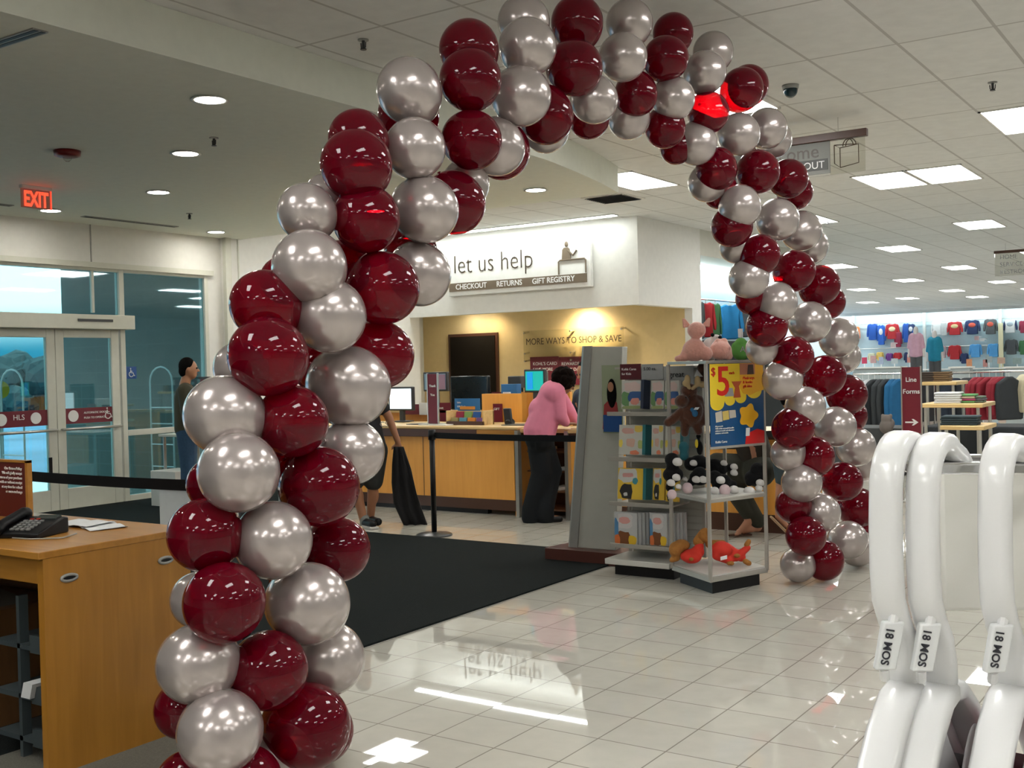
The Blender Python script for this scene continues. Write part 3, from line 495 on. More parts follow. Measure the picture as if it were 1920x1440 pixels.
# ------------------------------------------------------------------ desk
DK = thing('cash_desk', 'orange wood desk with side panel at lower left', 'desk', (-4.9, 2.8, 0)); DZ = .87
box('top', (-6.2, 2.42, DZ-.028), (-3.80, 3.15, DZ), ORANGEX, DK, .003); box('side_panel', (-3.84, 2.44, 0), (-3.803, 3.13, DZ-.028), ORANGE, DK); box('apron', (-6.2, 2.46, DZ-.13), (-3.84, 2.48, DZ-.028), ORANGEX, DK)
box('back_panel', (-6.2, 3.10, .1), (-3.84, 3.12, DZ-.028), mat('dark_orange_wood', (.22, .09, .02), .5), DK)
for px, py in ((130, 1083), (311, 1050)):
    c = onx(px, py, -3.80); t = MB(); t.tube([c+V((0, .034*math.cos(a), .012*math.sin(a))) for a in [2*PI*i/16 for i in range(17)]], .006, 8); t.build('grommet', GREYM, DK, smooth=True); MB().obox(c, (.0015, 0, 0), (0, .03, 0), (0, 0, .008)).build('slot', BLACK, DK)
# under the desk: dark bin organiser and carton
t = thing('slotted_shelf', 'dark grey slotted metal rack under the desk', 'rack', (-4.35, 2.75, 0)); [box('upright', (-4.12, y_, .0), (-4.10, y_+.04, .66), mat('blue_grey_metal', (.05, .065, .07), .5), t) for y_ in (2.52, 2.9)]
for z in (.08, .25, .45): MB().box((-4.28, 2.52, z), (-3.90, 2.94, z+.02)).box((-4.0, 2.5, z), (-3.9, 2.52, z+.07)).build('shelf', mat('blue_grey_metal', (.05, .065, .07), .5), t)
tag(MB().obox((-4.0, 2.6, .305), (.03, .0, 0), (0, .12, 0), (.01, 0, .03)).build('paper_roll', PAPER), 'white paper slips in the rack under the desk', 'paper')
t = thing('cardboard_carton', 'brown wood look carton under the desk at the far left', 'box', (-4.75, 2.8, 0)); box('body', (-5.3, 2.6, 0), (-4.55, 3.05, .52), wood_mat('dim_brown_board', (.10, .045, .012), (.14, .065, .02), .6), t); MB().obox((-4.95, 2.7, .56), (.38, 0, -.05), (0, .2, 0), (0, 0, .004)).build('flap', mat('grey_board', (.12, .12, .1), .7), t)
# desk sign
a = at(0, 940, 5.7); o = onz(20, 948, DZ); t = thing('desk_sign', 'burgundy sign with white text in orange wooden frame on the desk', 'sign', (-4.95, 3.0, DZ)); a = ony(-60, 948, 3.0); b = ony(48, 868, 3.0); sr = V((b.x-a.x, 0, 0))
MB().box((a.x, 3.0, DZ), (b.x, 3.012, b.z)).build('panel', mat('sign_burgundy', (.11, .008, .007), .4), t); MB().box((b.x, 2.995, DZ), (b.x+.018, 3.02, b.z+.01)).box((a.x, 2.995, b.z), (b.x+.018, 3.02, b.z+.012)).build('wood_frame', ORANGEX, t)
for i, s_ in enumerate(('Our Return Policy', 'We will gladly accept', 'returns of your purchase', 'with or without receipt', 'at any time for refund', 'or even exchange')): text(s_, (b.x-.03, 2.999, b.z-.035-i*.022), SX, UP, .019, WTXT, t, align='RIGHT')
MB().box((b.x-.05, 2.996, DZ+.01), (b.x-.012, 3.0, DZ+.04)).build('white_logo', PAPER, t)
# phone
ph = thing('desk_phone', 'black office desk phone on the orange desk', 'phone', (-4.5, 2.75, DZ)); fx = V((.94, .34, 0)).normalized(); fy = V((-fx.y, fx.x, 0)); o = onz(60, 1003, DZ)
mb = MB(); mb.prism([(0, 0), (.20, 0), (.20, .065), (.17, .07), (0, .022)], o-fx*.11-fy*.105, fy, UP, fx*.22); mb.build('base', BLACK, ph, bevel=.006)
slope = (fy*.2+UP*.052).normalized(); sn = fx.cross(slope); b0 = o-fx*.11-fy*.105+UP*.024
for r_ in range(5):
    for c_ in range(4): MB().obox(b0+fx*(.075+c_*.026)+slope*(.03+r_*.022)+sn*.004, fx*.008, slope*.006, sn*.003).build('key', mat('grey_keys', (.22, .22, .21), .5), ph)
MB().obox(b0+fx*.15+slope*.165+sn*.002, fx*.05, slope*.02, sn*.003).build('display', mat('lcd_grey', (.05, .06, .055), .2), ph)
for c_ in (.09, .12): MB().obox(b0+fx*c_+slope*.14+sn*.004, fx*.008, slope*.005, sn*.002).build('red_key', mat('red_key', (.35, .02, .01), .4), ph)
h0 = b0+fx*.03+sn*.022; fuse('handset', [('c', h0+slope*.02, .022, h0+slope*.17, .021), ('c', h0+slope*.0-sn*.01, .026, h0+slope*.03, .022), ('c', h0+slope*.17, .022, h0+slope*.185-sn*.012, .027)], BLACK, ph, .006, 2)
mb = MB(); mb.tube([o+fx*.0-fy*.12+V((0, 0, .006)), o+fx*.1-fy*.14+V((0, 0, .006)), o+fx*.22-fy*.10+V((0, 0, .006)), o+fx*.2+fy*.02+V((0, 0, .006))], .003, 6); mb.build('cord', mat('pale_cord', (.35, .33, .3), .5), ph, smooth=True)
for k, (px, py, rot, l) in enumerate(((155, 985, .1, 'topmost folded white paper on the desk beside the phone'), (190, 988, -.35, 'white paper sticking out under the other on the desk'))):
    o = onz(px, py, DZ); u = V((math.cos(rot), math.sin(rot), 0)); n_ = UP.cross(u); mb = MB(); hgt = .010-.007*k
    vs = [o+u*(i/6-.5)*.24+n_*(j-.5)*.16+UP*(hgt+.006*math.sin(i*1.1+j)**2) for j in (0, 1) for i in range(7)]; vs2 = [v-UP*.0015 for v in vs]
    mb.add(vs+vs2, [(i, i+1, i+8, i+7) for i in range(6)]+[(14+i, 14+i+7, 14+i+8, 14+i+1) for i in range(6)]+[(i, 14+i, 15+i, i+1) for i in range(6)]+[(7+i, 8+i, 22+i, 21+i) for i in range(6)]); tag(mb.build('paper_sheet', PAPER), l, 'paper')
# white podiums by the doors
t = thing('white_podium', 'white cabinet with grey top behind the belt, by the balloons', 'cabinet', (-9.0, 7.3, 0)); box('body', (-9.0, 7.05, 0), (-8.3, 7.6, .42), WHITE, t, .004); box('top', (-9.04, 7.0, .42), (-8.26, 7.64, .46), GREYM, t, .004)
t = thing('white_podium', 'smaller white block on the dark carpet by the glass panel', 'cabinet', (-10.6, 8.5, 0)); box('body', (-10.74, 8.30, 0), (-10.3, 8.7, .42), WHITE, t, .004)
t = thing('side_table', 'long white topped table in front of the glass panel', 'table', (-9.8, 8.8, 0)); box('top', (-10.9, 8.55, .80), (-9.4, 9.15, .83), FRAME, t, .004)
for x, y in ((-10.85, 8.6), (-9.45, 8.6), (-10.85, 9.1), (-9.45, 9.1)): MB().cyl((x, y, 0), (x, y, .8), .018).build('leg', ALU, t)
t = thing('header_sign', 'burgundy header sign behind the olive shirted man', 'sign', (-10.4, 9.6, 0)); a = ony(376, 738, 9.7); b = ony(416, 710, 9.7); MB().box((a.x, 9.7, a.z), (b.x, 9.73, b.z)).build('panel', mat('red_brown_print', (.24, .018, .012), .4), t); MB().box((a.x-.02, 9.69, b.z), (b.x+.02, 9.74, b.z+.03)).build('cap', BROWN, t); MB().cyl(((a.x+b.x)/2, 9.75, 0), ((a.x+b.x)/2, 9.75, a.z), .02).build('post', ALU, t)
text('RETURNS', (a.x+.03, 9.699, b.z-.07), SX, UP, .055, WTXT, t); text('THIS WAY', (a.x+.03, 9.699, b.z-.14), SX, UP, .045, WTXT, t)

# ------------------------------------------------------------------ balloon arch
def balloon_mats():
    m = bpy.data.materials.new('burgundy_latex'); m.use_nodes = True; t = m.node_tree; b = t.nodes['Principled BSDF']; o = t.nodes['Material Output']
    b.inputs['Base Color'].default_value = (.125, .001, .009, 1); b.inputs['Roughness'].default_value = .035; b.inputs['Specular IOR Level'].default_value = .5; b.inputs['IOR'].default_value = 1.45
    tr = t.nodes.new('ShaderNodeBsdfTransparent'); tr.inputs[0].default_value = (.62, .02, .045, 1); mx = t.nodes.new('ShaderNodeMixShader')
    lw = t.nodes.new('ShaderNodeLayerWeight'); lw.inputs[0].default_value = .25; mr = t.nodes.new('ShaderNodeMapRange'); mr.inputs[3].default_value = .38; mr.inputs[4].default_value = .04
    t.links.new(lw.outputs['Facing'], mr.inputs[0]); t.links.new(mr.outputs[0], mx.inputs[0]); t.links.new(b.outputs[0], mx.inputs[1]); t.links.new(tr.outputs[0], mx.inputs[2]); t.links.new(mx.outputs[0], o.inputs[0])
    s = bpy.data.materials.new('pearl_silver_latex'); s.use_nodes = True; t = s.node_tree; b = t.nodes['Principled BSDF']
    b.inputs['Metallic'].default_value = .55; b.inputs['Roughness'].default_value = .23; b.inputs['Coat Weight'].default_value = .35; b.inputs['Coat Roughness'].default_value = .06
    nz = t.nodes.new('ShaderNodeTexNoise'); nz.inputs['Scale'].default_value = 3; cr = t.nodes.new('ShaderNodeValToRGB'); cr.color_ramp.elements[0].color = (.42, .365, .35, 1); cr.color_ramp.elements[1].color = (.50, .445, .425, 1)
    t.links.new(nz.outputs['Fac'], cr.inputs[0]); t.links.new(cr.outputs[0], b.inputs['Base Color']); return m, s
BM, BS = balloon_mats()
def balloon_mesh(name, m):
    mb = MB(); prof = []; n = 26
    for i in range(1, n):
        a = -PI/2+PI*i/n; z = math.sin(a); r = math.cos(a)
        if z < 0: r *= 1-.05*z*z; z *= 1.12
        prof.append((r*.5, z*.5))
    prof = [(.012, -.60), (.03, -.595), (.028, -.585), (.012, -.575), (.014, -.568)]+prof; prof.append((.004, .5))
    mb.lathe((0, 0, 0), prof, 40); me = bpy.data.meshes.new(name); me.from_pydata([tuple(v) for v in mb.v], [], mb.f); me.materials.append(m)
    for p in me.polygons: p.use_smooth = True
    bm = bmesh.new(); bm.from_mesh(me); bmesh.ops.recalc_face_normals(bm, faces=bm.faces); bm.to_mesh(me); bm.free(); return me
MEM, MES = balloon_mesh('maroon_balloon', BM), balloon_mesh('silver_balloon', BS)
# (x, y, diameter in picture, colour, layer: 0 front, 1 middle, 2 back)
BL = [
(575,1362,162,'m',0),(412,1372,158,'s',0),(503,1257,148,'m',0),(615,1235,138,'s',1),(370,1245,150,'s',1),(345,1330,110,'m',2),(520,1450,140,'s',1),(605,1455,120,'m',2),(352,1468,120,'m',1),(455,1500,150,'m',0),
(578,1132,155,'s',0),(420,1130,152,'m',0),(372,1125,106,'s',2),(512,1013,147,'s',0),(633,1030,122,'m',1),(383,1003,138,'m',1),(560,1090,110,'m',2),
(447,885,152,'s',0),(599,912,150,'m',0),(400,908,100,'m',2),(660,848,122,'s',1),(548,790,136,'m',0),(420,778,150,'s',1),(655,725,155,'s',1),(520,860,110,'m',2),
(502,668,150,'m',0),(617,592,140,'s',0),(712,665,128,'m',1),(498,572,132,'m',1),(450,690,100,'s',2),(580,500,140,'s',0),(717,540,138,'m',0),(787,515,118,'s',1),(535,525,92,'m',2),(640,505,110,'m',2),(600,690,100,'m',2),
(686,410,128,'m',0),(797,393,126,'s',0),(575,398,110,'s',1),(668,310,135,'m',0),(672,262,112,'m',1),(853,382,116,'m',1),(770,470,100,'m',2),(612,365,80,'s',2),(778,278,116,'s',0),(767,170,122,'s',1),(765,215,112,'m',2),
(885,263,112,'m',0),(932,277,106,'s',1),(940,283,108,'m',2),(873,345,90,'s',2),(882,149,117,'m',0),(879,92,112,'m',1),(977,180,114,'s',0),(989,88,110,'s',0),(982,40,98,'s',1),(1024,218,103,'m',1),(1023,240,92,'s',2),
(1077,127,106,'m',0),(1082,42,98,'m',1),(1114,187,90,'s',0),(1104,222,78,'m',2),(1168,107,92,'s',0),(1180,42,88,'s',1),(1192,178,82,'m',1),(1179,222,80,'s',2),(1248,110,86,'m',0),(1262,62,76,'m',1),(1262,185,82,'s',0),(1247,240,76,'m',1),
(1322,135,80,'s',0),(1337,97,76,'s',1),(1391,167,80,'m',0),(1403,160,76,'m',1),(1328,211,78,'m',0),(1305,270,78,'s',1),(1385,252,80,'s',0),(1438,240,76,'s',1),(1450,262,70,'s',2),(1268,278,62,'m',2),
(1343,318,78,'m',1),(1421,322,82,'m',0),(1478,335,74,'m',1),(1490,360,68,'m',2),(1326,343,72,'s',2),(1350,360,64,'m',2),(1387,388,80,'s',0),(1458,412,80,'s',0),(1503,433,76,'s',1),(1520,462,66,'s',2),
(1372,425,78,'m',1),(1424,478,78,'m',0),(1380,463,62,'s',2),(1404,522,76,'s',1),(1490,508,78,'m',0),(1537,535,76,'m',0),(1552,566,66,'m',1),(1410,560,62,'m',2),(1456,568,78,'s',0),(1519,604,78,'s',0),(1573,633,74,'s',1),(1582,668,64,'s',2),
(1438,612,78,'m',1),(1487,669,78,'m',0),(1546,705,78,'m',0),(1428,655,60,'s',2),(1467,712,76,'s',1),(1588,740,76,'m',1),(1594,780,64,'m',2),(1510,763,76,'s',0),(1567,800,76,'s',0),(1487,803,80,'m',1),(1605,838,74,'s',1),(1618,872,62,'s',2),
(1527,856,76,'m',0),(1478,850,66,'s',2),(1580,903,74,'m',0),(1503,905,76,'s',1),(1608,952,76,'m',1),(1487,948,66,'m',2),(1539,961,74,'s',0),(1511,1005,76,'m',0),(1590,1012,72,'s',0),(1615,1000,64,'m',2),(1496,1055,66,'s',2),(1545,1067,76,'m',0),(1608,1066,70,'s',0)]
ARCH = thing('balloon_arch', 'tall burgundy and silver balloon arch spanning the aisle', 'balloon arch', (-2.0, 5.4, 0))
inv0, inv1 = 1/3.92, 1/7.75
SPINE = [(500,1500),(500,1250),(500,1050),(540,900),(590,720),(640,560),(700,420),(780,300),(880,200),(980,130),(1080,110),(1180,110),(1270,150),(1360,220),(1420,310),(1440,400),(1460,500),(1500,600),(1520,700),(1545,800),(1550,900),(1550,1000),(1555,1080)]
SPW = []
for x, y in SPINE: SPW.append(at(x, y, 1/(inv0+(inv1-inv0)*(x-500)/1050)))
def nearest(p):
    best = None
    for a, b in zip(SPW, SPW[1:]):
        d = b-a; k = max(0, min(1, (p-a).dot(d)/d.length_squared)); c = a+d*k
        if best is None or (p-c).length < best[0]: best = ((p-c).length, c)
    return best[1]
for i, (x, y, D, c, lay) in enumerate(BL):
    base = 1/(inv0+(inv1-inv0)*(x-500)/1050); dep = base+(-.13, .0, .16)[lay]
    p = at(x, y, dep); dia = D*dep/F
    o = bpy.data.objects.new('maroon_balloon' if c == 'm' else 'silver_balloon', MEM if c == 'm' else MES); COL.objects.link(o); place(o, p, ARCH)
    ax = (p-nearest(p)-CF*(.10, 0, -.10)[lay]); ax = ax if ax.length > .01 else V((0, 0, 1)); o.rotation_mode = 'QUATERNION'
    if p.z-dia*.62 < 0 : p = V((p.x, p.y, dia*.5+.005)); place(o, p, ARCH)
    o.rotation_quaternion = ax.to_track_quat('Z', 'Y'); k = random.uniform(1.0, 1.05); o.scale = (dia, dia, dia*k*.99)
    o['label'] = 'glossy see-through burgundy balloon' if c == 'm' else 'pearly silver balloon'

# ------------------------------------------------------------------ grey pylon + plinth
t = thing('grey_pylon', 'tall tapered grey display fin beside the book gondola', 'display fin', (-4.3, 7.5, 0))
a0, a1 = ony(1072, 1036, 7.42), ony(1150, 1036, 7.42); b0_, b1_ = ony(1098, 650, 7.42), ony(1167, 650, 7.42)
mb = MB(); mb.add([(a0.x, 7.42, .1), (a1.x+.02, 7.42, .1), (b1_.x, 7.42, b1_.z), (b0_.x, 7.42, b0_.z), (a0.x-.02, 7.54, .1), (a1.x+.0, 7.54, .1), (b1_.x-.02, 7.54, b1_.z), (b0_.x-.02, 7.54, b0_.z)], [(0, 1, 2, 3), (5, 4, 7, 6), (0, 3, 7, 4), (1, 5, 6, 2), (3, 2, 6, 7), (0, 4, 5, 1)]); mb.build('fin_panel', GREYP, t, bevel=.003)
e0, e1 = a0.x, b0_.x; mb = MB(); mb.add([(e0-.012, 7.405, .1), (e0+.06, 7.405, .1), (e1+.06, 7.405, b0_.z+.004), (e1-.005, 7.405, b0_.z+.004), (e0-.03, 7.42, .1), (e0+.06, 7.42, .1), (e1+.06, 7.42, b0_.z+.004), (e1-.03, 7.42, b0_.z+.004)], [(0, 1, 2, 3), (5, 4, 7, 6), (0, 3, 7, 4), (1, 5, 6, 2), (3, 2, 6, 7), (0, 4, 5, 1)]); mb.build('edge_strip', GREYM, t)
mb = MB(); mb.prism([(-4.66, 7.30), (-4.0, 7.30), (-4.0, 7.72), (-4.60, 7.72)], (0, 0, 0), (1, 0, 0), (0, 1, 0), (0, 0, .1)); mb.build('plinth', mat('red_brown_laminate', (.085, .028, .02), .35), t, bevel=.004)
# magazine photo on it
a = ony(1132, 812, 7.38); b = ony(1166, 684, 7.38); t = thing('photo_poster', 'photo poster of a dark haired girl on the pylon', 'poster', ((a.x+b.x)/2, 7.37, a.z)); MB().box((a.x, 7.37, a.z), (b.x, 7.38, b.z)).build('sheet', mat('pale_green_print', (.30, .34, .22), .5), t)
Pq = lambda u, v, dy=0: V((a.x+(b.x-a.x)*u, 7.366-dy, a.z+(b.z-a.z)*v))
MB().sphere(Pq(.5, .58), (.042, .003, .115), 16, 10).build('printed_hair', HAIR, t); MB().sphere(Pq(.46, .68, .003), (.026, .003, .038), 16, 10).build('printed_face', SKIN, t)
MB().prism([(0, .06), (.9, .06), (.75, .45), (.45, .52), (.1, .42)], Pq(0, 0, .001), (b.x-a.x, 0, 0), (0, 0, b.z-a.z), (0, .002, 0)).build('printed_top', mat('red_print', (.3, .03, .03), .5), t)
MB().prism([(.05, .02), (.98, .02), (.98, .27), (.05, .27)], Pq(0, 0, .004), (b.x-a.x, 0, 0), (0, 0, b.z-a.z), (0, .002, 0)).build('printed_skirt', BLUE, t)

# ------------------------------------------------------------------ book gondola
G = thing('book_gondola', 'silver book gondola with four shelves and slatted back', 'shelf unit', (-3.7, 7.15, 0)); gx0, gx1, gy0, gy1 = -3.93, -3.30, 6.98, 7.33
SH = [ony(1200, y, gy0).z for y in (772, 858, 943, 1022)]
box('base_cabinet', (gx0+.04, gy0+.06, 0), (-3.42, gy1-.02, .085), BLACK, G); box('base_tray', (gx0, gy0-.02, .085), (-3.415, gy1, .125), mat('tray_white', (.55, .54, .5), .4), G, .004); box('back_panel', (gx0+.04, gy1, .12), (gx1, gy1+.012, 1.5), GREYP, G)
mb = MB(); z = .16
while z < 1.48: mb.box((gx0+.05, gy1-.006, z), (gx1, gy1, z+.012)); z += .05
mb.build('slats', SILVERP, G)
for x in (gx0+.02, gx1-.01): MB().box((x-.012, gy1-.012, .12), (x+.012, gy1+.015, 1.505)).build('upright', SILVERP, G)
for x0_ in SH: MB().box((gx0+.03, gy0+.02, x0_-.03), (-3.42, gy1, x0_-.018)).box((gx0+.03, gy0+.01, x0_-.032), (-3.42, gy0+.02, x0_-.002)).build('shelf', SILVERP, G, bevel=.002)
box('top_cap', (gx0+.02, gy0+.16, 1.49), (gx1, gy1+.02, 1.505), SILVERP, G)
# header cards
def card(name, px0, py0, px1, py1, y, lab, m, lines, tm=WTXT, cat='card sign', sz=.03):
    a = ony(px0, py1, y); b = ony(px1, py0, y); t = thing(name, lab, cat, ((a.x+b.x)/2, y, a.z)); MB().box((a.x, y, a.z), (b.x, y+.006, b.z)).build('sheet', m, t)
    for s_, u, v, s2 in lines: text(s_, (a.x+(b.x-a.x)*u, y-.0005, a.z+(b.z-a.z)*v), SX, UP, s2*sz, tm, t, ext=.001)
    return t
card('header_card', 1163, 682, 1201, 712, 7.13, 'small burgundy header card above the top book shelf', mat('maroon_card', (.09, .012, .018), .4), [('Kohls Cares', .08, .6, .8), ('for Kids', .08, .3, .8)])
card('header_card', 1203, 682, 1243, 712, 7.13, 'grey 5.00 price header card above the books', mat('grey_card', (.30, .31, .31), .5), [('5.00 ea.', .1, .6, 1.1)], DARK)
card('header_card', 1245, 686, 1300, 722, 7.13, 'grey header card reading great above the moose', mat('grey_card', (.30, .31, .31), .5), [('great', .18, .42, 1.9)], BLACK)
# books
CV = {1: (mat('cover_sky', (.5, .5, .46), .4), [((.1, .62, .9, .95), (.6, .45, .42)), ((.0, .1, .4, .6), (.12, .25, .1)), ((.3, .25, 1, .62), (.03, .09, .25)), ((.45, .15, .85, .4), (.62, .25, .2)), ((.0, .0, 1, .12), (.3, .35, .15))]),
      2: (mat('cover_cream', (.55, .55, .5), .4), [((.1, .7, .6, .9), (.6, .35, .3)), ((.6, .75, .95, .98), (.7, .5, .1)), ((0, .25, .15, .5), (.75, .6, .1)), ((.3, .25, .65, .55), (.6, .38, .3)), ((.45, .0, .8, .15), (.7, .22, .12)), ((.75, .2, .98, .5), (.4, .45, .15))]),
      3: (mat('cover_yellow', (.72, .48, .05), .4), [((.0, .55, .7, 1.), (.58, .58, .55)), ((.15, .7, .6, .85), (.6, .3, .28)), ((.1, .0, .55, .5), (.02, .02, .02)), ((.55, .5, .75, .7), (.05, .25, .3)), ((.22, .1, .38, .22), (.6, .6, .58))]),
      4: (mat('cover_grey', (.45, .46, .46), .4), [((.1, .5, .8, .95), (.55, .53, .52)), ((.2, .65, .7, .85), (.6, .3, .27)), ((.05, .0, .7, .42), (.17, .06, .02)), ((.6, .0, .98, .3), (.75, .48, .03)), ((0, .2, .18, .8), (.08, .22, .4)), ((.0, .0, .25, .3), (.6, .15, .04))])}
SP = [mat('spine_teal', (.02, .14, .16), .4), mat('spine_dark', (.02, .03, .06), .4), mat('spine_pale', (.5, .5, .48), .4)]
def book(px0, py0, px1, py1, y, kind, lab, tilt=.0, th=.02, grp=None, spine=0):
    a = ony(px0, py1, y); b = ony(px1, py0, y); w_ = b.x-a.x; h = b.z-a.z; cm, pats = CV[kind]; t = thing('picture_book', lab, 'book', ((a.x+b.x)/2, y, a.z), grp)
    lean = V((0, .10, 1)).normalized() if tilt else UP; n_ = SX.cross(lean)  # points toward the aisle
    MB().obox(V((a.x+w_/2, y, a.z))+lean*h/2-n_*th/2, SX*w_/2, lean*h/2, n_*th/2).build('cover', [cm], t)
    for i, ((u0, v0, u1, v1), c) in enumerate(pats):
        cu, cv = (u0+u1)/2, (v0+v1)/2; mb = MB(); ctr = V((a.x+w_*cu, y, a.z))+lean*h*cv+n_*(.0008+.0003*i)
        rr = random.Random(i+kind*9); pts = []
        for k in range(14): tt = 2*PI*k/14; r_ = rr.uniform(.85, 1.15); pts.append((w_*(u1-u0)/2*math.copysign(abs(math.cos(tt))**.7, math.cos(tt))*r_, h*(v1-v0)/2*math.copysign(abs(math.sin(tt))**.7, math.sin(tt))*r_))
        pts = [(max(-w_*cu+.001, min(w_*(1-cu)-.001, u)), max(-h*cv+.001, min(h*(1-cv)-.001, v))) for u, v in pts]
        mb.prism(pts, ctr, SX, lean, n_*.0004); mb.build('cover_art', mat('art_%d_%d' % (kind, i), c, .45), t)
    if spine: MB().obox(V((b.x+.012, y+.02, a.z))+lean*h/2-n_*.0, SX*.012, lean*h/2, n_*.05).build('spine_edge', SP[spine-1], t)
    return t
book(1165, 713, 1203, 767, 7.06, 1, 'left book with winter tree cover on the top shelf', 1, .03, spine=2); book(1220, 713, 1243, 767, 7.06, 1, 'middle book with winter tree cover on the top shelf', 1, .03); book(1246, 713, 1271, 767, 7.06, 1, 'right book with winter tree cover on the top shelf, behind the moose', 1, .03)
book(1160, 797, 1206, 852, 7.06, 2, 'cream cover book at the left of the second shelf', 1, .03, spine=1); book(1221, 797, 1242, 852, 7.06, 2, 'cream cover book in the middle of the second shelf', 1, .03); book(1247, 799, 1277, 852, 7.06, 2, 'cream cover book right of the post on the second shelf', 1, .03, spine=1)
book(1158, 879, 1207, 935, 7.06, 3, 'yellow cover book at the left of the third shelf', 1, .03, spine=1); book(1224, 879, 1244, 937, 7.06, 3, 'yellow cover book in the middle of the third shelf', 1, .03); book(1248, 900, 1270, 940, 7.06, 3, 'yellow cover book behind the black and white plush dogs', 1, .03)
def pile(px0, py0, px1, py1, y, lab, grp):
    a = ony(px0, py1, y); b = ony(px1, py0, y); n = 6; dx, dy = .016, .028
    for k in range(n-1, 0, -1):
        o = MB().box((a.x+k*dx, y+k*dy, a.z), (b.x+k*dx, y+k*dy+.018, b.z-.001*k)).build('picture_book', CV[4][0], bevel=.001); tag(o, 'grey edged book behind the front one, %s' % grp, 'book', grp)
    book(px0, py0, px1, py1, y, 4, lab, 0, .018)
pile(1153, 962, 1194, 1020, 7.03, 'front book of the left pile on the bottom shelf', 'left row of books on the bottom shelf'); pile(1219, 963, 1250, 1022, 7.03, 'front book of the right pile on the bottom shelf', 'right row of books on the bottom shelf')

# ------------------------------------------------------------------ plush display stand
P0, P1, P2 = V((-3.385, 6.95, 0)), V((-2.972, 6.66, 0)), V((-2.78, 7.16, 0)); P3 = P0+P2-P1; TOP = 1.515
D = thing('plush_display', 'silver framed plush toy stand with white shelves in front of the gondola', 'display stand', ((P1+P3)/2))
cen = (P1+P3)/2; ins = lambda p, k: cen+(p-cen)*k; quad2 = lambda k: [(ins(p, k).x, ins(p, k).y) for p in (P0, P1, P2, P3)]
slabm = lambda k, z0, z1: MB().prism(quad2(k), (0, 0, z0), (1, 0, 0), (0, 1, 0), (0, 0, z1-z0))
slabm(.84, 0, .085).build('base', BLACK, D); slabm(1.02, .085, .12).build('tray_edge', SILVERP, D, bevel=.003); slabm(.97, .12, .128).build('tray', mat('tray_white', (.55, .54, .5), .4), D)
for p in (P0, P1, P2, P3): MB().box((p.x-.011, p.y-.011, .1), (p.x+.011, p.y+.011, TOP)).build('post', SILVERP, D, bevel=.002)
zs = onz(1330, 935, 0); dP1 = (P1-C0).dot(CF); zsh = (at(1330, 935, dP1)).z
slabm(1.0, zsh-.02, zsh).build('shelf', mat('tray_white', (.55, .54, .5), .4), D); slabm(1.02, zsh-.03, zsh-.008).build('shelf_edge', SILVERP, D)
slabm(1.02, TOP, TOP+.02).build('top', SILVERP, D, bevel=.002)
# poster on the right front face P1->P2
u = (P2-P1); ul = u.length; ud = u.normalized(); nn_ = ud.cross(UP); nn_ = nn_ if nn_.dot(CF) < 0 else -nn_
zt = TOP-.002; zb = at(1330, 838, dP1).z; t = thing('price_poster', 'yellow and blue $5 plush toy poster on the display stand', 'poster', (P1+P2)/2+UP*zb)
Pp = lambda a_, b_, k=.012: P1+u*a_+UP*(zb+(zt-zb)*b_)+nn_*k
H_ = zt-zb
MB().obox((Pp(.03, 0)+Pp(.97, 1))/2, ud*ul*.47, UP*H_/2, nn_*.003).build('sheet', mat('poster_blue', (.004, .065, .19), .4), t)
MB().obox((Pp(.03, .0)+Pp(.97, 0))/2-UP*.008, ud*ul*.49, UP*.008, nn_*.006).build('bottom_rail', SILVERP, t)
YEL = mat('poster_yellow', (.82, .60, .03), .4); YEL2 = mat('poster_amber', (.80, .42, .02), .4); REDP = mat('poster_red', (.62, .015, .01), .4)
def blob2(pts, k, m, name): MB().prism(pts, Pp(0, 0, k), u, UP*H_, nn_*.0006).build(name, m, t)
def scallop(cs):
    return cs
cl = [(.03, .999), (.03, .55)]
for c, r_, yb in ((.15, .12, .52), (.37, .09, .55), (.56, .10, .58), (.80, .14, .66)):
    for k in range(9): a_ = PI+PI*k/8; cl.append((c+r_*math.cos(a_), yb+.0+r_*.72*math.sin(a_)))
cl += [(.97, .70), (.97, .999)]
blob2(cl, .0155, YEL, 'cloud'); blob2([(.55, .7), (.60, .63), (.72, .60), (.85, .64), (.97, .66), (.97, .999), (.55, .999)], .0163, YEL2, 'amber_cloud')
fl_ = [(.69+.155*(1+.16*math.cos(5*a_))*math.cos(a_), .35+.135*(1+.16*math.cos(5*a_))*math.sin(a_)) for a_ in [2*PI*i/40 for i in range(40)]]; blob2(fl_, .0163, YEL2, 'flower_burst')
text('$', Pp(.05, .86, .0166), ud, UP, .14*H_, REDP, t, off=.0008); text('5', Pp(.13, .62, .0166), ud, UP, .50*H_, REDP, t, off=.003); text('each', Pp(.36, .87, .0166), ud, UP, .05*H_, REDP, t)
for i, s_ in enumerate(('Plush toys', '& books', 'gift idea')): text(s_, Pp(.60, .80-.05*i, .0172), ud, UP, .05*H_, REDP, t)
blob2([(.55, .86), (.82, .86), (.82, .995), (.55, .995)], .0167, mat('photo_pinkbrown', (.45, .18, .1), .5), 'animal_photo'); blob2([(.68, .86), (.8, .86), (.79, .98), (.70, .98)], .017, mat('photo_dark', (.06, .03, .02), .5), 'animal_photo_dark')
blob2([(.28, .60), (.44, .60), (.42, .70), (.28, .71)], .017, mat('photo_grey', (.3, .3, .32), .5), 'book_photo'); blob2([(.43, .58), (.56, .58), (.53, .72), (.58, .78), (.40, .78), (.46, .70)], .0172, mat('photo_fox', (.5, .1, .03), .5), 'plush_photo')
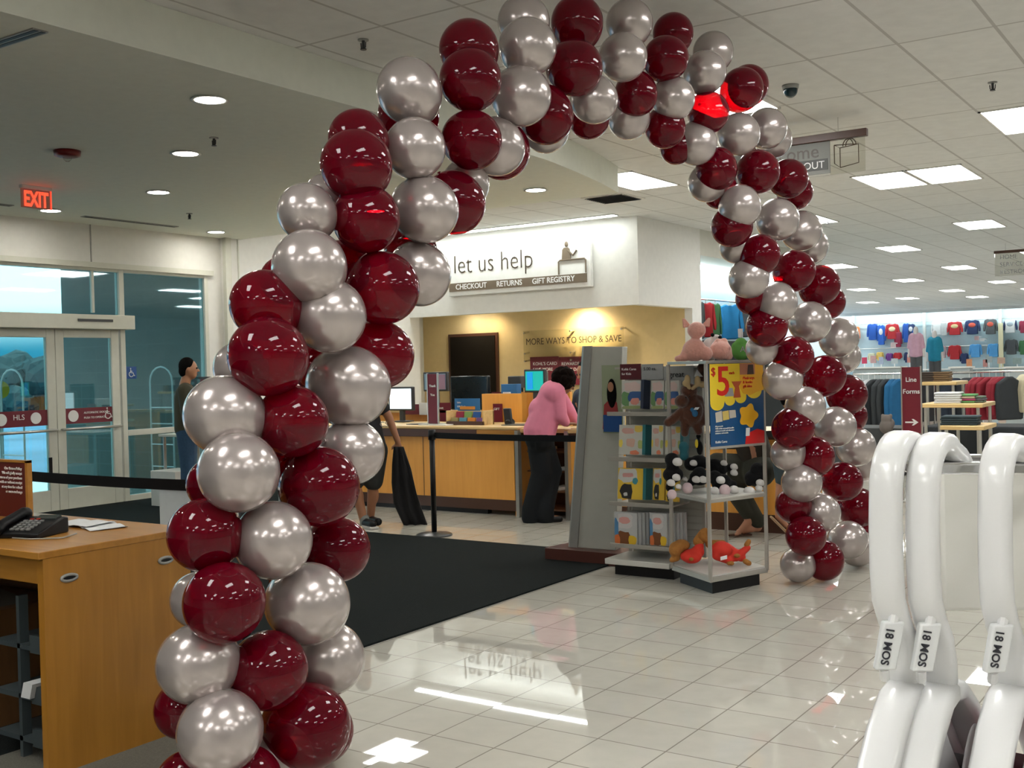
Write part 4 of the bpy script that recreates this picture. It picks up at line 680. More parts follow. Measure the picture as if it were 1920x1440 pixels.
for i, (x_, c_) in enumerate(((.12, (.55, .5, .42)), (.24, (.6, .45, .12)), (.36, (.5, .45, .4)))): blob2([(x_, .29+.02*i), (x_+.11, .30+.02*i), (x_+.10, .43), (x_-.01, .41+.01*i)], .0165, mat('mini_%d' % i, c_, .5), 'book_photo')
blob2([(.62, .0), (.97, .0), (.97, .15), (.84, .18), (.70, .14), (.64, .1)], .0165, mat('poster_scarlet', (.65, .02, .02), .4), 'red_plush_photo'); blob2([(.63, .1), (.70, .1), (.71, .2), (.64, .2)], .017, PAPER, 'label_photo')
for i, (w_, s_) in enumerate(((.2, 'All proceeds'), (.4, '100% of the net profit benefits'), (.38, "children's health and education"), (.3, 'initiatives nationwide'))): text(s_, Pp(.1, .235-.028*i, .0166), ud, UP, .026*H_, WTXT, t)
text('Kohls Cares', Pp(.1, .04, .0166), ud, UP, .04*H_, WTXT, t)

# ------------------------------------------------------------------ plush toys
PINK = mat('pink_plush', (.72, .36, .29), .9, var=.12, scale=60, sheen=.6, bump=.4); BRN = mat('brown_plush', (.075, .022, .008), .95, var=.4, scale=50, sheen=.4, bump=.6); ANT = mat('antler_tan', (.42, .30, .15), .9); BW = mat('black_plush', (.010, .010, .011), .95, spec=.1, sheen=.05, var=.4, scale=60, bump=.5)
WPL = mat('white_plush', (.62, .6, .58), .9, bump=.3); PKP = mat('pale_pink_plush', (.60, .46, .48), .9); TANP = mat('ginger_plush', (.36, .15, .03), .95, var=.25, scale=60, bump=.5); REDC = mat('red_pyjama_cloth', (.62, .03, .015), .8, var=.1)
def rotz(a): return Matrix.Rotation(a, 3, 'Z')
def pv(px, py, d): return at(px, py, d)
dT = (cen-C0).dot(CF)
# pig on top (sits with its back to the aisle)
def E(c, r, R=None): return ('e', c, r, R)
zt = TOP+.02
t = thing('pink_pig_plush', 'pink pig plush with upright ears sitting on top of the display', 'plush toy', pv(1305, 672, dT)); o = pv(1305, 672, dT); o.z = zt
hd = pv(1306, 619, dT); fuse('body', [E(o+CRh*-.01+UP*.075, (.085, .075, .08)), E(hd, (.066, .06, .058)), E(o+CRh*.06+UP*.05-CFh*.04, (.05, .05, .05)), ('c', o+CRh*-.08+UP*.035, .033, o+CRh*-.05+UP*.09, .035), ('c', o+CRh*-.13+UP*.02, .02, o+CRh*-.07+UP*.03, .03)], PINK, t, .008)
for s_ in (-1, 1): MB().prism([(-.03, 0), (.03, 0), (.012, .062), (0, .07), (-.008, .062)], hd+CRh*(.062*s_)+UP*.022, (CRh+UP*.15*-s_).normalized(), (UP+CRh*.45*s_).normalized(), CFh*.015).build('ear', PINK, t, bevel=.006)
t = thing('pink_pig_plush', 'pink plush lying face down on top of the display, beside the seated pig', 'plush toy', pv(1350, 674, dT)); o = pv(1350, 674, dT); o.z = zt
fuse('body', [E(o+UP*.07+CRh*.005, (.075, .08, .068)), ('c', o+UP*.09-CRh*.03, .034, o+UP*.125-CRh*.01, .028), ('c', o+UP*.10+CRh*.035, .03, o+UP*.13+CRh*.03, .026), ('c', o+CRh*.06+UP*.03, .03, o+CRh*.05+UP*.07, .035)], PINK, t, .008)
t = thing('green_plush', 'green plush shirt creature with grey print on top of the display', 'plush toy', pv(1392, 676, dT)); o = pv(1390, 676, dT); o.z = zt
GRN = mat('green_cloth', (.10, .30, .055), .85, var=.15); fuse('body', [E(o+UP*.06, (.068, .055, .065)), E(o+UP*.11, (.045, .04, .045)), ('c', o-CRh*.04+UP*.1, .025, o-CRh*.06+UP*.05, .02), ('c', o+CRh*.04+UP*.1, .025, o+CRh*.07+UP*.05, .022)], GRN, t, .008)
text('A', o-CFh*.062+UP*.055-CRh*.02, CRh, UP, .055, GREYM, t)
MB().box((o.x-.015, o.y-.012, zt+.155), (o.x+.015, o.y+.0, zt+.215)).build('hang_tag', PAPER, t); MB().cyl(o+UP*.14, o+UP*.165, .004).build('hook', WTXT, t)
o2 = o+CRh*.085; t = tag(fuse('dark_plush', [E(o2+UP*.045, (.05, .05, .045)), E(o2+UP*.09-CRh*.03+CFh*.03, (.03, .03, .04))], BW, None, .008), 'dark plush toy tucked at the right end of the display top', 'plush toy')
t = tag(fuse('black_white_plush', [E(pv(1342, 636, dT+.12)-UP*.0, (.04, .04, .035)), E(pv(1330, 652, dT+.12), (.05, .05, .07)), ('c', pv(1330, 655, dT+.12), .04, V((pv(1330, 655, dT+.12).x, pv(1330, 655, dT+.12).y, zt+.03)), .045)], WPL, None, .008), 'black and white toy behind the pink pigs', 'plush toy')
for q_ in ((1336, 628), (1350, 633), (1345, 645)): MB().sphere(pv(q_[0], q_[1], dT+.075), .014, 10, 8).build('black_spot', BW, t, smooth=True)
# moose hanging in the left bay
mo = pv(1290, 760, dT-.02); t = thing('moose_plush', 'big brown moose plush with tan antlers hanging in the display', 'plush toy', mo-UP*.16)
Q = lambda x, y, k=0: pv(x, y, dT-.02+k)
fuse('body', [E(Q(1296, 770), (.085, .07, .11)), E(Q(1292, 733), (.06, .06, .055)), E(Q(1278, 752, -.05), (.05, .05, .045)), ('c', Q(1275, 775), .035, Q(1253, 793), .028), ('c', Q(1310, 750), .035, Q(1318, 790), .03), ('c', Q(1285, 792), .035, Q(1284, 812), .028), ('c', Q(1303, 790), .035, Q(1310, 808), .03), ('c', Q(1262, 788), .03, Q(1252, 792), .03)], BRN, t, .009, 2)
for s_ in (0, 1):
    c = (1289, 713) if s_ == 0 else (1308, 715); fuse('antler', [E(Q(c[0], c[1], -.06), (.024, .014, .040)), E(Q(c[0]+(9 if s_ else -3), c[1]+6, -.06), (.028, .014, .024)), ('c', Q(c[0], c[1]+6, -.06), .015, Q(1294, 732, -.04), .014)], ANT, t, .006, 2)
fuse('scarf', [E(Q(1303, 775, -.075), (.022, .02, .026)), E(Q(1298, 768, -.075), (.016, .014, .016))], mat('blue_scarf', (.02, .12, .26), .8), t, .006); MB().obox(Q(1306, 766, -.09), CRh*.014, UP*.008+CRh*.006, CFh*.004).build('tag_label', PAPER, t)
for c in ((1286, 745), (1293, 743)): MB().sphere(Q(c[0], c[1], -.095), .005, 8, 6).build('eye', BLACK, t, smooth=True)
t = thing('small_moose_plush', 'small brown plush with white collar at the top of the display, behind the moose', 'plush toy', pv(1314, 705, dT+.1)-UP*.05); q = pv(1316, 690, dT+.1)
fuse('body', [E(q, (.035, .035, .035)), E(pv(1316, 706, dT+.1), (.035, .035, .04))], BRN, t, .008); MB().prism([(-.03, 0), (.03, -.002), (-.01, .05)], pv(1310, 706, dT+.04), CRh, UP, CFh*.01).build('collar', PAPER, t)
t = tag(fuse('blue_plush', [E(pv(1282, 838, dT+.02), (.035, .04, .04)), E(pv(1283, 855, dT+.02), (.03, .04, .035))], mat('teal_plush', (.02, .13, .16), .9)), 'small teal plush half hidden above the black and white dogs', 'plush toy')
t = tag(fuse('bird_plush', [E(pv(1312, 840, dT+.02), (.022, .03, .055)), E(pv(1309, 818, dT+.02), (.02, .02, .02))], BW), 'small black and white plush beside the display corner post', 'plush toy'); MB().sphere(pv(1306, 832, dT-.01), (.012, .01, .03), 10, 8).build('yellow_belly', YEL, t)
# black and white dogs on the middle shelf
def bwdog(body, head, paws, d, lab, pinks=(), extra=()):
    o = pv(body[0], body[1], d); t = thing('dog_plush', lab, 'plush toy', V((o.x, o.y, zsh)))
    fuse('body', [E(o, (.07, .075, .055)), E(pv(head[0], head[1], d-.03), (.05, .05, .048)), ('c', pv(head[0], head[1], d-.03), .035, o, .05)]+[('c', pv(x, y, d), .026, o, .035) for x, y in extra], BW, t, .008)
    for k, (x, y, r_) in enumerate(paws): fuse('white_paw', [E(pv(x, y, d-.085), (r_*1.35, r_*1.1, r_*1.1)), E(pv(x+3, y+2, d-.09), (r_*.9, r_*.8, r_*.8))], WPL, t, .006, 1)
    for k, (x, y, r_) in enumerate(pinks): fuse('pink_paw_pad', [E(pv(x, y, d-.09), (r_, r_*.8, r_))], PKP, t, .006, 1)
bwdog((1262, 890), (1260, 862), [(1270, 866, .026), (1268, 895, .022), (1258, 905, .022), (1272, 912, .016)], dT-.08, 'black and white plush dog standing upright at the left end of the shelf', [(1260, 927, .034)], [(1255, 915)])
bwdog((1310, 868), (1296, 870), [(1300, 868, .02), (1284, 898, .014)], dT+.04, 'black plush dog piled at the back of the shelf', (), [(1330, 866)])
bwdog((1312, 895), (1312, 888), [(1305, 899, .022), (1318, 899, .022)], dT-.06, 'black plush dog lying with white muzzle toward the aisle', [(1289, 915, .038)], [(1295, 905)])
bwdog((1345, 880), (1340, 872), [(1357, 868, .018), (1376, 875, .02), (1376, 886, .02)], dT+.06, 'black plush dog at the back with two white paws out to the right', (), [(1370, 876)])
bwdog((1352, 903), (1340, 895), [(1351, 900, .024), (1340, 920, .024), (1376, 918, .026)], dT-.06, 'black plush dog sprawled on the shelf beside the corner post', [(1359, 919, .04)], [(1375, 908), (1342, 912)])
bwdog((1415, 895), (1420, 880), [(1405, 921, .03), (1425, 905, .022), (1423, 915, .02)], dT-.02, 'black plush dog sitting at the right end of the shelf', [(1425, 940, .0001)][:0], [(1405, 905)])
# ginger dogs in red pyjamas on the bottom tray
def ginger(parts_b, parts_r, o, lab):
    t = thing('ginger_plush', lab, 'plush toy', V((o.x, o.y, .128))); fuse('body', parts_b, TANP, t, .008); fuse('red_pyjamas', parts_r, REDC, t, .008); return t
d = dT-.02
t = ginger([E(pv(1268, 1030, d), (.05, .06, .055)), E(pv(1278, 1022, d+.03), (.06, .05, .04)), ('c', pv(1260, 1050, d), .02, pv(1268, 1045, d), .03), ('c', pv(1310, 1015, d+.02), .04, pv(1320, 1000, d+.02), .036), E(pv(1296, 1048, d-.07), (.022, .02, .016))], [E(pv(1296, 1043, d-.02), (.075, .06, .05)), ('c', pv(1285, 1043, d-.05), .035, pv(1310, 1035, d), .04), ('c', pv(1312, 1025, d), .03, pv(1300, 1040, d), .04)], pv(1295, 1060, d), 'ginger plush in red pyjamas lying at the left of the bottom tray')
t = ginger([E(pv(1322, 1003, d-.01), (.045, .045, .05)), ('c', pv(1400, 1022, d), .02, pv(1404, 1015, d), .018), ('c', pv(1397, 1052, d-.02), .02, pv(1404, 1056, d-.02), .02), E(pv(1382, 1042, d-.07), (.025, .02, .016)), ('c', pv(1366, 1056, d-.06), .016, pv(1372, 1056, d-.06), .018), ('c', pv(1330, 1020, d), .03, pv(1355, 1020, d), .03)], [E(pv(1352, 1030, d-.02), (.08, .065, .058)), ('c', pv(1360, 1030, d), .05, pv(1390, 1045, d), .032), ('c', pv(1380, 1045, d-.03), .03, pv(1402, 1027, d), .022), ('c', pv(1345, 1040, d-.03), .04, pv(1368, 1052, d-.04), .026)], pv(1355, 1065, d), 'ginger plush in red pyjamas sprawled at the right of the bottom tray')
MB().obox(pv(1357, 1046, d-.11), CRh*.022+UP*.005, UP*.012, CFh*.003).build('white_label', PAPER, t)

# ------------------------------------------------------------------ hanging signs
t = thing('aisle_sign', 'hanging checkout sign with brown rail and shopping bag drawing', 'sign', (-3.1, 9.6, 3.14)); xl, xr = -4.2, -2.745
box('rail', (xl, 9.57, 3.435), (xr, 9.63, 3.50), BROWN, t, .004); box('grey_panel', (xl, 9.595, 3.155), (-3.07, 9.605, 3.435), mat('sign_grey', (.17, .17, .15), .5), t); box('clear_panel', (-3.07, 9.597, 3.14), (xr-.02, 9.603, 3.435), ACRYL, t)
for x in (xl+.2, xr-.25): MB().cyl((x, 9.6, 3.5), (x, 9.6, HC), .004).build('hanger_wire', STEEL, t)
text('welcome', (-3.165, 9.594, 3.305), SX, UP, .165, mat('soft_brown_text', (.10, .085, .07), .5), t, align='RIGHT'); bb = box('band', (xl+.1, 9.59, 3.19), (-3.09, 9.595, 3.285), mat('band_dark', (.05, .05, .045), .5), t); text('CHECKOUT', (-3.115, 9.589, 3.205), SX, UP, .09, WTXT, bb, align='RIGHT')
mb = MB(); P = lambda x_, z_: V((x_, 9.594, z_)); L = [(-3.03, 3.39), (-3.03, 3.23), (-2.98, 3.19), (-2.98, 3.36), (-3.03, 3.39), (-2.88, 3.38), (-2.82, 3.375), (-2.82, 3.215), (-2.98, 3.19)]
mb.tube([P(*q) for q in L], .004, 6); mb.tube([P(-2.98, 3.36), P(-2.82, 3.375)], .004, 6)
for o_ in (0, .025): mb.tube([P(-2.955+o_+.045-.045*math.cos(a_), 3.37+.06*math.sin(a_)) for a_ in [PI*i/8 for i in range(9)]], .004, 6)
mb.build('bag_drawing', BTXT, t)
t = thing('department_sign', 'distant hanging department sign with brown rail at the right edge', 'sign', (-3.5, 22.5, 3.0)); box('rail', (-4.1, 22.47, 3.45), (-3.1, 22.53, 3.5), BROWN, t); box('panel', (-4.09, 22.495, 3.02), (-3.12, 22.505, 3.45), ACRYL, t)
for i, s_ in enumerate(('HOME', 'SERVICE', 'RESTROOMS')): text(s_, (-4.0, 22.49, 3.34-.14*i), SX, UP, .11, mat('grey_lettering', (.3, .3, .3), .5), t)
for x in (-3.9, -3.3): MB().cyl((x, 22.5, 3.5), (x, 22.5, HC), .005).build('hanger_wire', STEEL, t)

# ------------------------------------------------------------------ clothing
CM = {}
def cmat(c):
    k = tuple(round(v, 3) for v in c)
    if k not in CM: CM[k] = mat('cloth_%02d' % len(CM), c, .85, var=.18, scale=9, bump=.3)
    return CM[k]
def jacket(o, w_, h, c, lab, right=SX, th=.09, sl=None, cat='jacket', name='hanging_jacket', print_=None, group=None, sleeve=True, hook=True):
    """front-facing hung top: o = top centre (collar)"""
    o = V(o); right = V(right).normalized(); nrm = right.cross(UP); t = thing(name, lab, cat, o-UP*h, group); W = w_/2
    body = [(-.36*W, 0), (-.75*W, -.07*h), (-.62*W, -.4*h), (-.66*W, -.98*h), (-.3*W, -1.0*h), (.3*W, -1.0*h), (.66*W, -.98*h), (.62*W, -.4*h), (.75*W, -.07*h), (.36*W, 0), (.15*W, -.04*h), (-.15*W, -.04*h)]
    mb = MB(); mb.prism(body, o-nrm*th*.5, right, UP, nrm*th); mb.build('body', cmat(c), t, bevel=.02)
    if sleeve:
        for s_ in (-1, 1): MB().prism([(s_*.66*W, -.03*h), (s_*.82*W, -.10*h), (s_*1.0*W, -.6*h), (s_*.97*W, -.80*h), (s_*.76*W, -.80*h), (s_*.6*W, -.3*h)], o-nrm*th*.35, right, UP, nrm*th*.7).build('sleeve', cmat(sl or c), t, bevel=.015)
    if print_: MB().sphere(o-UP*.35*h+nrm*th*.5, (.22*w_ if abs(right.x) > .5 else .02, .02 if abs(right.x) > .5 else .22*w_, .16*h), 12, 8).build('chest_print', cmat(print_), t)
    if hook: mb = MB(); mb.tube([o-UP*.03, o+UP*.03, o+UP*.05+right*.02, o+UP*.04+right*.035], .005, 6); mb.build('hanger_hook', STEEL, t)
    return t
B1, B2, R1, NV, OR, CH, LB, WH, BG, PU, GR = (.01, .07, .32), (.02, .1, .42), (.36, .015, .02), (.015, .03, .09), (.8, .18, .04), (.07, .075, .08), (.08, .3, .6), (.55, .56, .56), (.25, .02, .05), (.12, .03, .18), (.05, .16, .06)
FW = 51.35
wall_items = [(1606, 612, 14, 32, OR, None, 'orange top'), (1636, 607, 24, 34, B1, None, 'royal blue hooded jacket'), (1652, 609, 18, 42, B2, WH, 'blue jacket with white shoulders'), (1673, 607, 30, 32, R1, (.6, .5, .3), 'red sweatshirt with white print'), (1684, 622, 16, 32, BG, None, 'dark red jacket layered lower'), (1699, 606, 16, 40, B1, None, 'blue fleece'), (1708, 607, 18, 32, NV, WH, 'navy and white striped top'), (1715, 618, 16, 36, B2, None, 'blue vest by the wall post'),
 (1757, 602, 24, 29, WH, None, 'pale grey shirt'), (1770, 604, 18, 28, (.4, .42, .42), None, 'grey striped shirt'), (1790, 603, 32, 28, R1, (.5, .4, .2), 'red hooded top with gold print'), (1823, 600, 32, 30, NV, (.5, .08, .05), 'navy top with red print'), (1857, 598, 28, 32, CH, (.5, .08, .05), 'black top with red print beside the pale post'), (1894, 599, 28, 28, WH, (.3, .35, .4), 'white top with navy sleeves'), (1918, 601, 16, 26, BG, None, 'burgundy top at the right edge')]
for x, y, w_, h, c, pr, l in wall_items:
    a = ony(x, y, FW); k = (a-C0).dot(CF)/F; jacket(a, w_*k*.92, h*k*.9, c, l+', upper row of the far wall', print_=pr, sl=(NV if 'navy sleeves' in l else None), th=.14)
low_items = [(1634, 662, 16, 18, (.5, .5, .35), 'cream and black folded top'), (1650, 660, 16, 18, (.6, .42, .1), 'yellow and black folded top'), (1668, 662, 16, 16, PU, 'purple folded top'), (1683, 661, 18, 14, R1, 'red folded top'), (1702, 660, 16, 22, NV, 'dark blue top'), (1766, 648, 20, 26, (.4, .3, .32), 'pink patterned top'), (1790, 647, 28, 30, R1, 'red jacket'), (1808, 662, 18, 22, NV, 'navy jacket beside the red one'), (1829, 645, 26, 28, LB, 'light blue tee left'), (1863, 644, 26, 28, LB, 'light blue tee right, by the pale post'), (1896, 636, 28, 32, CH, 'charcoal sweater'), (1917, 638, 14, 30, GR, 'green striped top')]
for x, y, w_, h, c, l in low_items:
    a = ony(x, y, FW); k = (a-C0).dot(CF)/F; jacket(a, w_*k*.92, h*k*.9, c, l+' in the lower row of the far wall', th=.14, cat='shirt', name='hanging_shirt')
# wall standards and rails
t = thing('wall_rack', 'long grey hang rail rack along the far wall', 'rack', (-12, 51.4, 0))
for px in (1600, 1733, 1876): a = ony(px, 640, 51.3); box('upright', (a.x-.06, 51.3, 0), (a.x+.06, 51.45, 3.6), mat('wall_standard', (.5, .52, .5), .5), t)
a = ony(1876, 606, 51.25); box('cream_post', (a.x-.09, 51.2, .8), (a.x+.09, 51.3, a.z), mat('cream_post', (.7, .65, .42), .5), t)
for py0, py1 in ((607, 597), (658, 642)):
    a, b = ony(1600, py0, 51.4), ony(1925, py1, 51.4); MB().cyl((a.x, 51.4, (a.z+b.z)/2), (b.x+1, 51.4, (a.z+b.z)/2), .02).build('hang_rail', ALU, t)
t = thing('cove_light', 'long bright light trough along the top of the far wall', 'light', (-12, 51.0, 3.6)); box('diffuser', (-19, 50.95, 3.55), (-2, 51.05, 3.6), mat('cove_lamp', (.9, .9, .9), .5, emit=(.85, .97, 1), es=6), t); box('valance', (-19, 50.85, 3.5), (-2, 50.9, HC), WHITE, t)
# price cards and little toppers on the far wall shelf
for i, (x, y, w_, h, c, l) in enumerate(((1616, 676, 9, 12, (.5, .05, .1), 'dark pink carton'), (1632, 674, 10, 14, (.5, .3, .28), 'pinkish poster card'), (1648, 676, 8, 14, (.35, .4, .5), 'pale blue card'), (1671, 677, 12, 10, (.45, .5, .5), 'pale teal card'), (1701, 672, 10, 16, (.6, .25, .2), 'salmon poster card'), (1812, 680, 10, 14, (.7, .3, .15), 'orange box beside the red jacket'), (1848, 674, 12, 12, (.4, .45, .45), 'pale green card'), (1843, 681, 8, 14, (.55, .25, .22), 'pink topper card'), (1870, 676, 14, 12, (.6, .4, .3), 'tan topper card'), (1899, 677, 16, 12, (.3, .38, .36), 'grey green topper card'), (1827, 634, 8, 8, (.6, .4, .4), 'white and pink price card under the navy top'), (1837, 637, 8, 6, (.7, .7, .7), 'white price card under the black top'), (1670, 647, 9, 10, (.65, .5, .48), 'pink price card under the red sweatshirt'))):
    a = ony(x, y+h/2, 50.6); b = ony(x+w_, y-h/2, 50.6); t = thing('topper_card', l+' in the far department', 'card sign', ((a.x+b.x)/2, 50.63, min(a.z, 1.0))); MB().box((a.x, 50.6, a.z), (b.x, 50.66, b.z)).build('card', cmat(c), t)
    if y > 655: MB().box(((a.x+b.x)/2-.02, 50.61, 1.0), ((a.x+b.x)/2+.02, 50.65, a.z)).build('stand', WTXT, t) if a.z > 1.02 else None
    else: MB().box(((a.x+b.x)/2-.02, 50.66, b.z-.05), ((a.x+b.x)/2+.02, 51.6, b.z-.01)).build('bracket', WTXT, t)
box('far_wall_shelf', (-17, 50.5, .95), (-6, 51.5, 1.0), WHITE); tag(bpy.data.objects['far_wall_shelf'], 'long white shelf along the foot of the far wall', 'shelf'); WO
# side recess coats left of the arch leg
for x, y, w_, h, c, l in ((1322, 529, 26, 66, R1, 'red coat hanging in the side recess'), (1340, 536, 16, 74, GR, 'green and yellow coat between the red and blue ones in the side recess'), (1368, 532, 34, 66, (.01, .16, .36), 'bright blue coat hanging in the side recess'), (1312, 528, 12, 70, CH, 'charcoal coat at the left end of the side recess'), (1392, 545, 24, 60, CH, 'dark coat right of the blue coat in the side recess')):
    a = onx(x, y, -8.0); k = (a-C0).dot(CF)/F; a.z = 2.585; jacket(a, w_*k*1.5, h*k, c, l, right=(CRh), th=.1)
t = thing('cove_light', 'bright light trough above the coats in the side recess', 'light', (-7.9, 18, 3.2)); box('diffuser', (-8.15, 16.2, 3.16), (-8.0, 21.8, 3.2), mat('cove_lamp', (.9, .9, .9), .5, emit=(.85, .97, 1), es=6), t)
t = tag(MB().cyl((-8.0, 16.3, 2.632), (-8.0, 21.9, 2.632), .015).build('hang_rail', STEEL), 'steel hang rail in the side recess', 'rail')
tag(MB().box((-8.15, 16.4, 0), (-7.7, 21.8, 1.9)).build('dark_cabinet', BLACK, bevel=.01), 'dark fixture below the coats in the side recess', 'cabinet')

# free-standing racks
def rack(x0, y0, x1, y1, z, lab):
    t = thing('clothes_rack', lab, 'clothes rack', ((x0+x1)/2, (y0+y1)/2, 0)); MB().cyl((x0, y0, z), (x1, y1, z), .016).build('hang_bar', STEEL, t)
    for x, y in ((x0, y0), (x1, y1)): MB().cyl((x, y, 0), (x, y, z), .016).build('post', STEEL, t); MB().obox((x, y, .02), (.05, 0, 0), (0, .25, 0), (0, 0, .02)).build('foot', STEEL, t)
    return t
def row(x0, x1, y, z, items, w_=.12, what='jacket', where='', h=.8, depth=.42):
    """garments hanging side on along a bar running in x"""
    n = len(items)
    for i, (c, cn) in enumerate(items):
        x = x0+(x1-x0)*(i+.5)/n; hh = h*random.uniform(.92, 1.05); t = thing('hanging_'+what, '%s %s, %s from left %s' % (cn, what, ['first', 'second', 'third', 'fourth', 'fifth', 'sixth', 'seventh', 'eighth', 'ninth', 'tenth'][i % 10], where), what, (x, y, z-hh-.08))
        th = (x1-x0)/n*.42; prof = [(-.06, 0), (-depth*.5, -.1), (-depth*.56, -.4*hh), (-depth*.5, -hh), (depth*.5, -hh), (depth*.56, -.4*hh), (depth*.5, -.1), (.06, 0)]
        yaw = random.uniform(-.25, .25)+.5; ax = V((math.sin(yaw), math.cos(yaw), 0)); nx = UP.cross(ax)
        MB().prism(prof, V((x, y, z-.08))-nx*th, ax, UP, nx*th*2).build('body', cmat(c), t, bevel=.03)
        mb = MB(); mb.tube([(x, y, z-.08), (x, y, z), (x, y+.02, z+.02), (x, y+.035, z)], .005, 6); mb.build('hanger_hook', WTXT, t)
Wg, Dg, Bg, Rg = ((.5, .52, .54), 'pale grey'), ((.03, .035, .04), 'black'), ((.01, .12, .28), 'blue'), ((.27, .015, .03), 'deep red')
a = ony(1600, 700, 17.5); b = ony(1692, 700, 17.5); rack(a.x, 17.5, b.x+.1, 17.5, 1.28, 'chrome rack of pale, black and blue clothes right of the arch leg')
row(a.x, b.x, 17.5, 1.28, [Wg, Wg, Wg, Dg, Dg, Dg, Bg, Bg], where='on the rack behind the Line Forms sign', h=.85, what='jacket')
a = ony(1825, 700, 18.6); b = ony(1898, 700, 18.6); rack(a.x-.6, 18.6, b.x+1.6, 18.6, 1.27, 'chrome rack carrying the red coats at the right edge')
row(a.x, b.x, 18.6, 1.27, [Rg, Rg, Rg, Rg, Rg, Dg], where='on the red coat rack', h=.66, what='coat', depth=.5)
row(b.x+.05, b.x+.9, 18.9, 1.3, [((.55, .5, .35), 'cream'), ((.3, .36, .42), 'grey blue'), ((.28, .33, .38), 'washed grey'), ((.03, .06, .15), 'navy')], where='right of the red coats', h=.6, what='pair of jeans')
row(a.x-1.1, a.x-.05, 19.2, 1.25, [((.02, .022, .03), 'black'), ((.03, .03, .035), 'charcoal'), ((.02, .03, .05), 'dark navy'), ((.02, .022, .028), 'near black')], where='beside the red coats', h=.7, what='jacket'); rack(a.x-1.15, 19.2, a.x-.0, 19.2, 1.25, 'chrome rack of black jackets left of the red coats')
a = ony(1782, 692, 20.5); b = ony(1925, 688, 20.5); 
for i, (x0_, x1_) in enumerate(((1782, 1818), (1600, 1690), (1885, 1925))):
    a = ony(x0_, 712, 22); b = ony(x1_, 690, 22); t = thing('pale_shelf_unit', ['pale shelf unit behind the black jackets', 'pale shelf unit behind the arch side rack', 'pale shelf unit at the right edge behind the jeans'][i], 'shelf unit', ((a.x+b.x)/2, 22, 0)); MB().box((a.x, 22, 0), (b.x, 22.3, b.z)).build('body', mat('pale_fixture', (.42, .46, .46), .5), t, bevel=.01); MB().box((a.x-.03, 21.97, b.z), (b.x+.03, 22.33, b.z+.03)).build('top', WHITE, t)
# mannequin torsos
for x0_, top, bot, c, yy, l in ((1717, 615, 672, (.55, .33, .42), 30, 'headless mannequin in pink shirt'), (1752, 622, 680, (.01, .22, .34), 30.6, 'headless mannequin in teal shirt')):
    a = ony(x0_, top, yy); b = ony(x0_+2, bot, yy); h = a.z-b.z; t = thing('mannequin', l+' in the kids department', 'mannequin', (a.x, yy, b.z-.9)); k = h
    fuse('torso', [('c', V((a.x, yy, a.z-.02)), .06, V((a.x, yy, a.z-.15)), .07), ('c', V((a.x-.19, yy, b.z+.05)), .035, V((a.x-.16, yy, a.z-.3)), .04), ('c', V((a.x+.19, yy, b.z+.05)), .035, V((a.x+.16, yy, a.z-.3)), .04)], WPL, t, .02)
    fuse('shirt', [('c', V((a.x-.09, yy, a.z-.2)), .075, V((a.x+.09, yy, a.z-.2)), .075), ('c', V((a.x-.05, yy, a.z-.25)), .11, V((a.x-.06, yy, b.z+.1)), .11), ('c', V((a.x+.05, yy, a.z-.25)), .11, V((a.x+.06, yy, b.z+.1)), .11), ('c', V((a.x-.13, yy, a.z-.22)), .06, V((a.x-.18, yy, a.z-.5)), .055), ('c', V((a.x+.13, yy, a.z-.22)), .06, V((a.x+.18, yy, a.z-.5)), .055)], cmat(c), t, .02)
    fuse('trousers', [('c', V((a.x-.07, yy, b.z+.1)), .09, V((a.x-.08, yy, b.z-.8)), .065), ('c', V((a.x+.07, yy, b.z+.1)), .09, V((a.x+.08, yy, b.z-.8)), .065)], cmat(CH), t, .02)
    MB().cyl((a.x, yy, b.z-.93), (a.x, yy, b.z-.9), .2).build('base', STEEL, t)
    tb = tag(MB().box((a.x-.5, yy-.4, 0), (a.x+.5, yy+.4, b.z-.93)).build('riser_block', BROWN), 'dark riser under the %s' % l.split(' in ')[1]+' mannequin', 'riser') if b.z > .95 else None
# wooden nesting tables
def table(px0, px1, py, y, z, lab, d_=.8, lev=None):
    a = ony(px0, py, y); b = ony(px1, py, y); t = thing('display_table', lab, 'table', ((a.x+b.x)/2, y+d_/2, 0)); zz = a.z
    box('top', (a.x, y, zz-.05), (b.x, y+d_, zz), PALEW, t, .01)
    for x in (a.x+.06, b.x-.06):
        for y_ in (y+.05, y+d_-.05): MB().cyl((x, y_, 0), (x, y_, zz-.05), .02).build('leg', ALU, t)
    return t, zz
table(1728, 1794, 716, 15.5, None, 'upper pale wood display table behind the Line Forms sign', .7)
T1, z1 = table(1724, 1842, 757, 14.0, None, 'pale wood display table with folded shirts', .8)
T2, z2 = table(1762, 1846, 798, 13.2, None, 'lower pale wood nesting table', .7)
def folded(px, y, z, w_, cols, lab):
    a = ony(px, 740, y)
    for i, (c, cn) in enumerate(cols): tag(MB().obox((a.x+.01*(i % 2), y, z+.014+i*.027), (w_/2, .01, 0), (-.01, .15, 0), (0, 0, .012)).build('folded_shirt', cmat(c), bevel=.008), '%s folded shirt, %s of the %s' % (cn, ['lowest', 'second', 'middle', 'fourth', 'fifth'][i], lab), 'shirt')
wc = ((.62, .64, .66), 'white'); folded(1779, 14.2, z1, .30, [wc]*5, 'white stack on the wood table'); folded(1812, 14.3, z1, .22, [((.1, .28, .1), 'green'), ((.3, .04, .12), 'magenta'), ((.5, .4, .3), 'beige'), ((.1, .28, .1), 'green')], 'coloured stack on the wood table')
folded(1833, 14.35, z1, .16, [((.12, .16, .12), 'dark green'), ((.1, .1, .12), 'charcoal'), ((.12, .16, .12), 'dark green')], 'small right end stack')
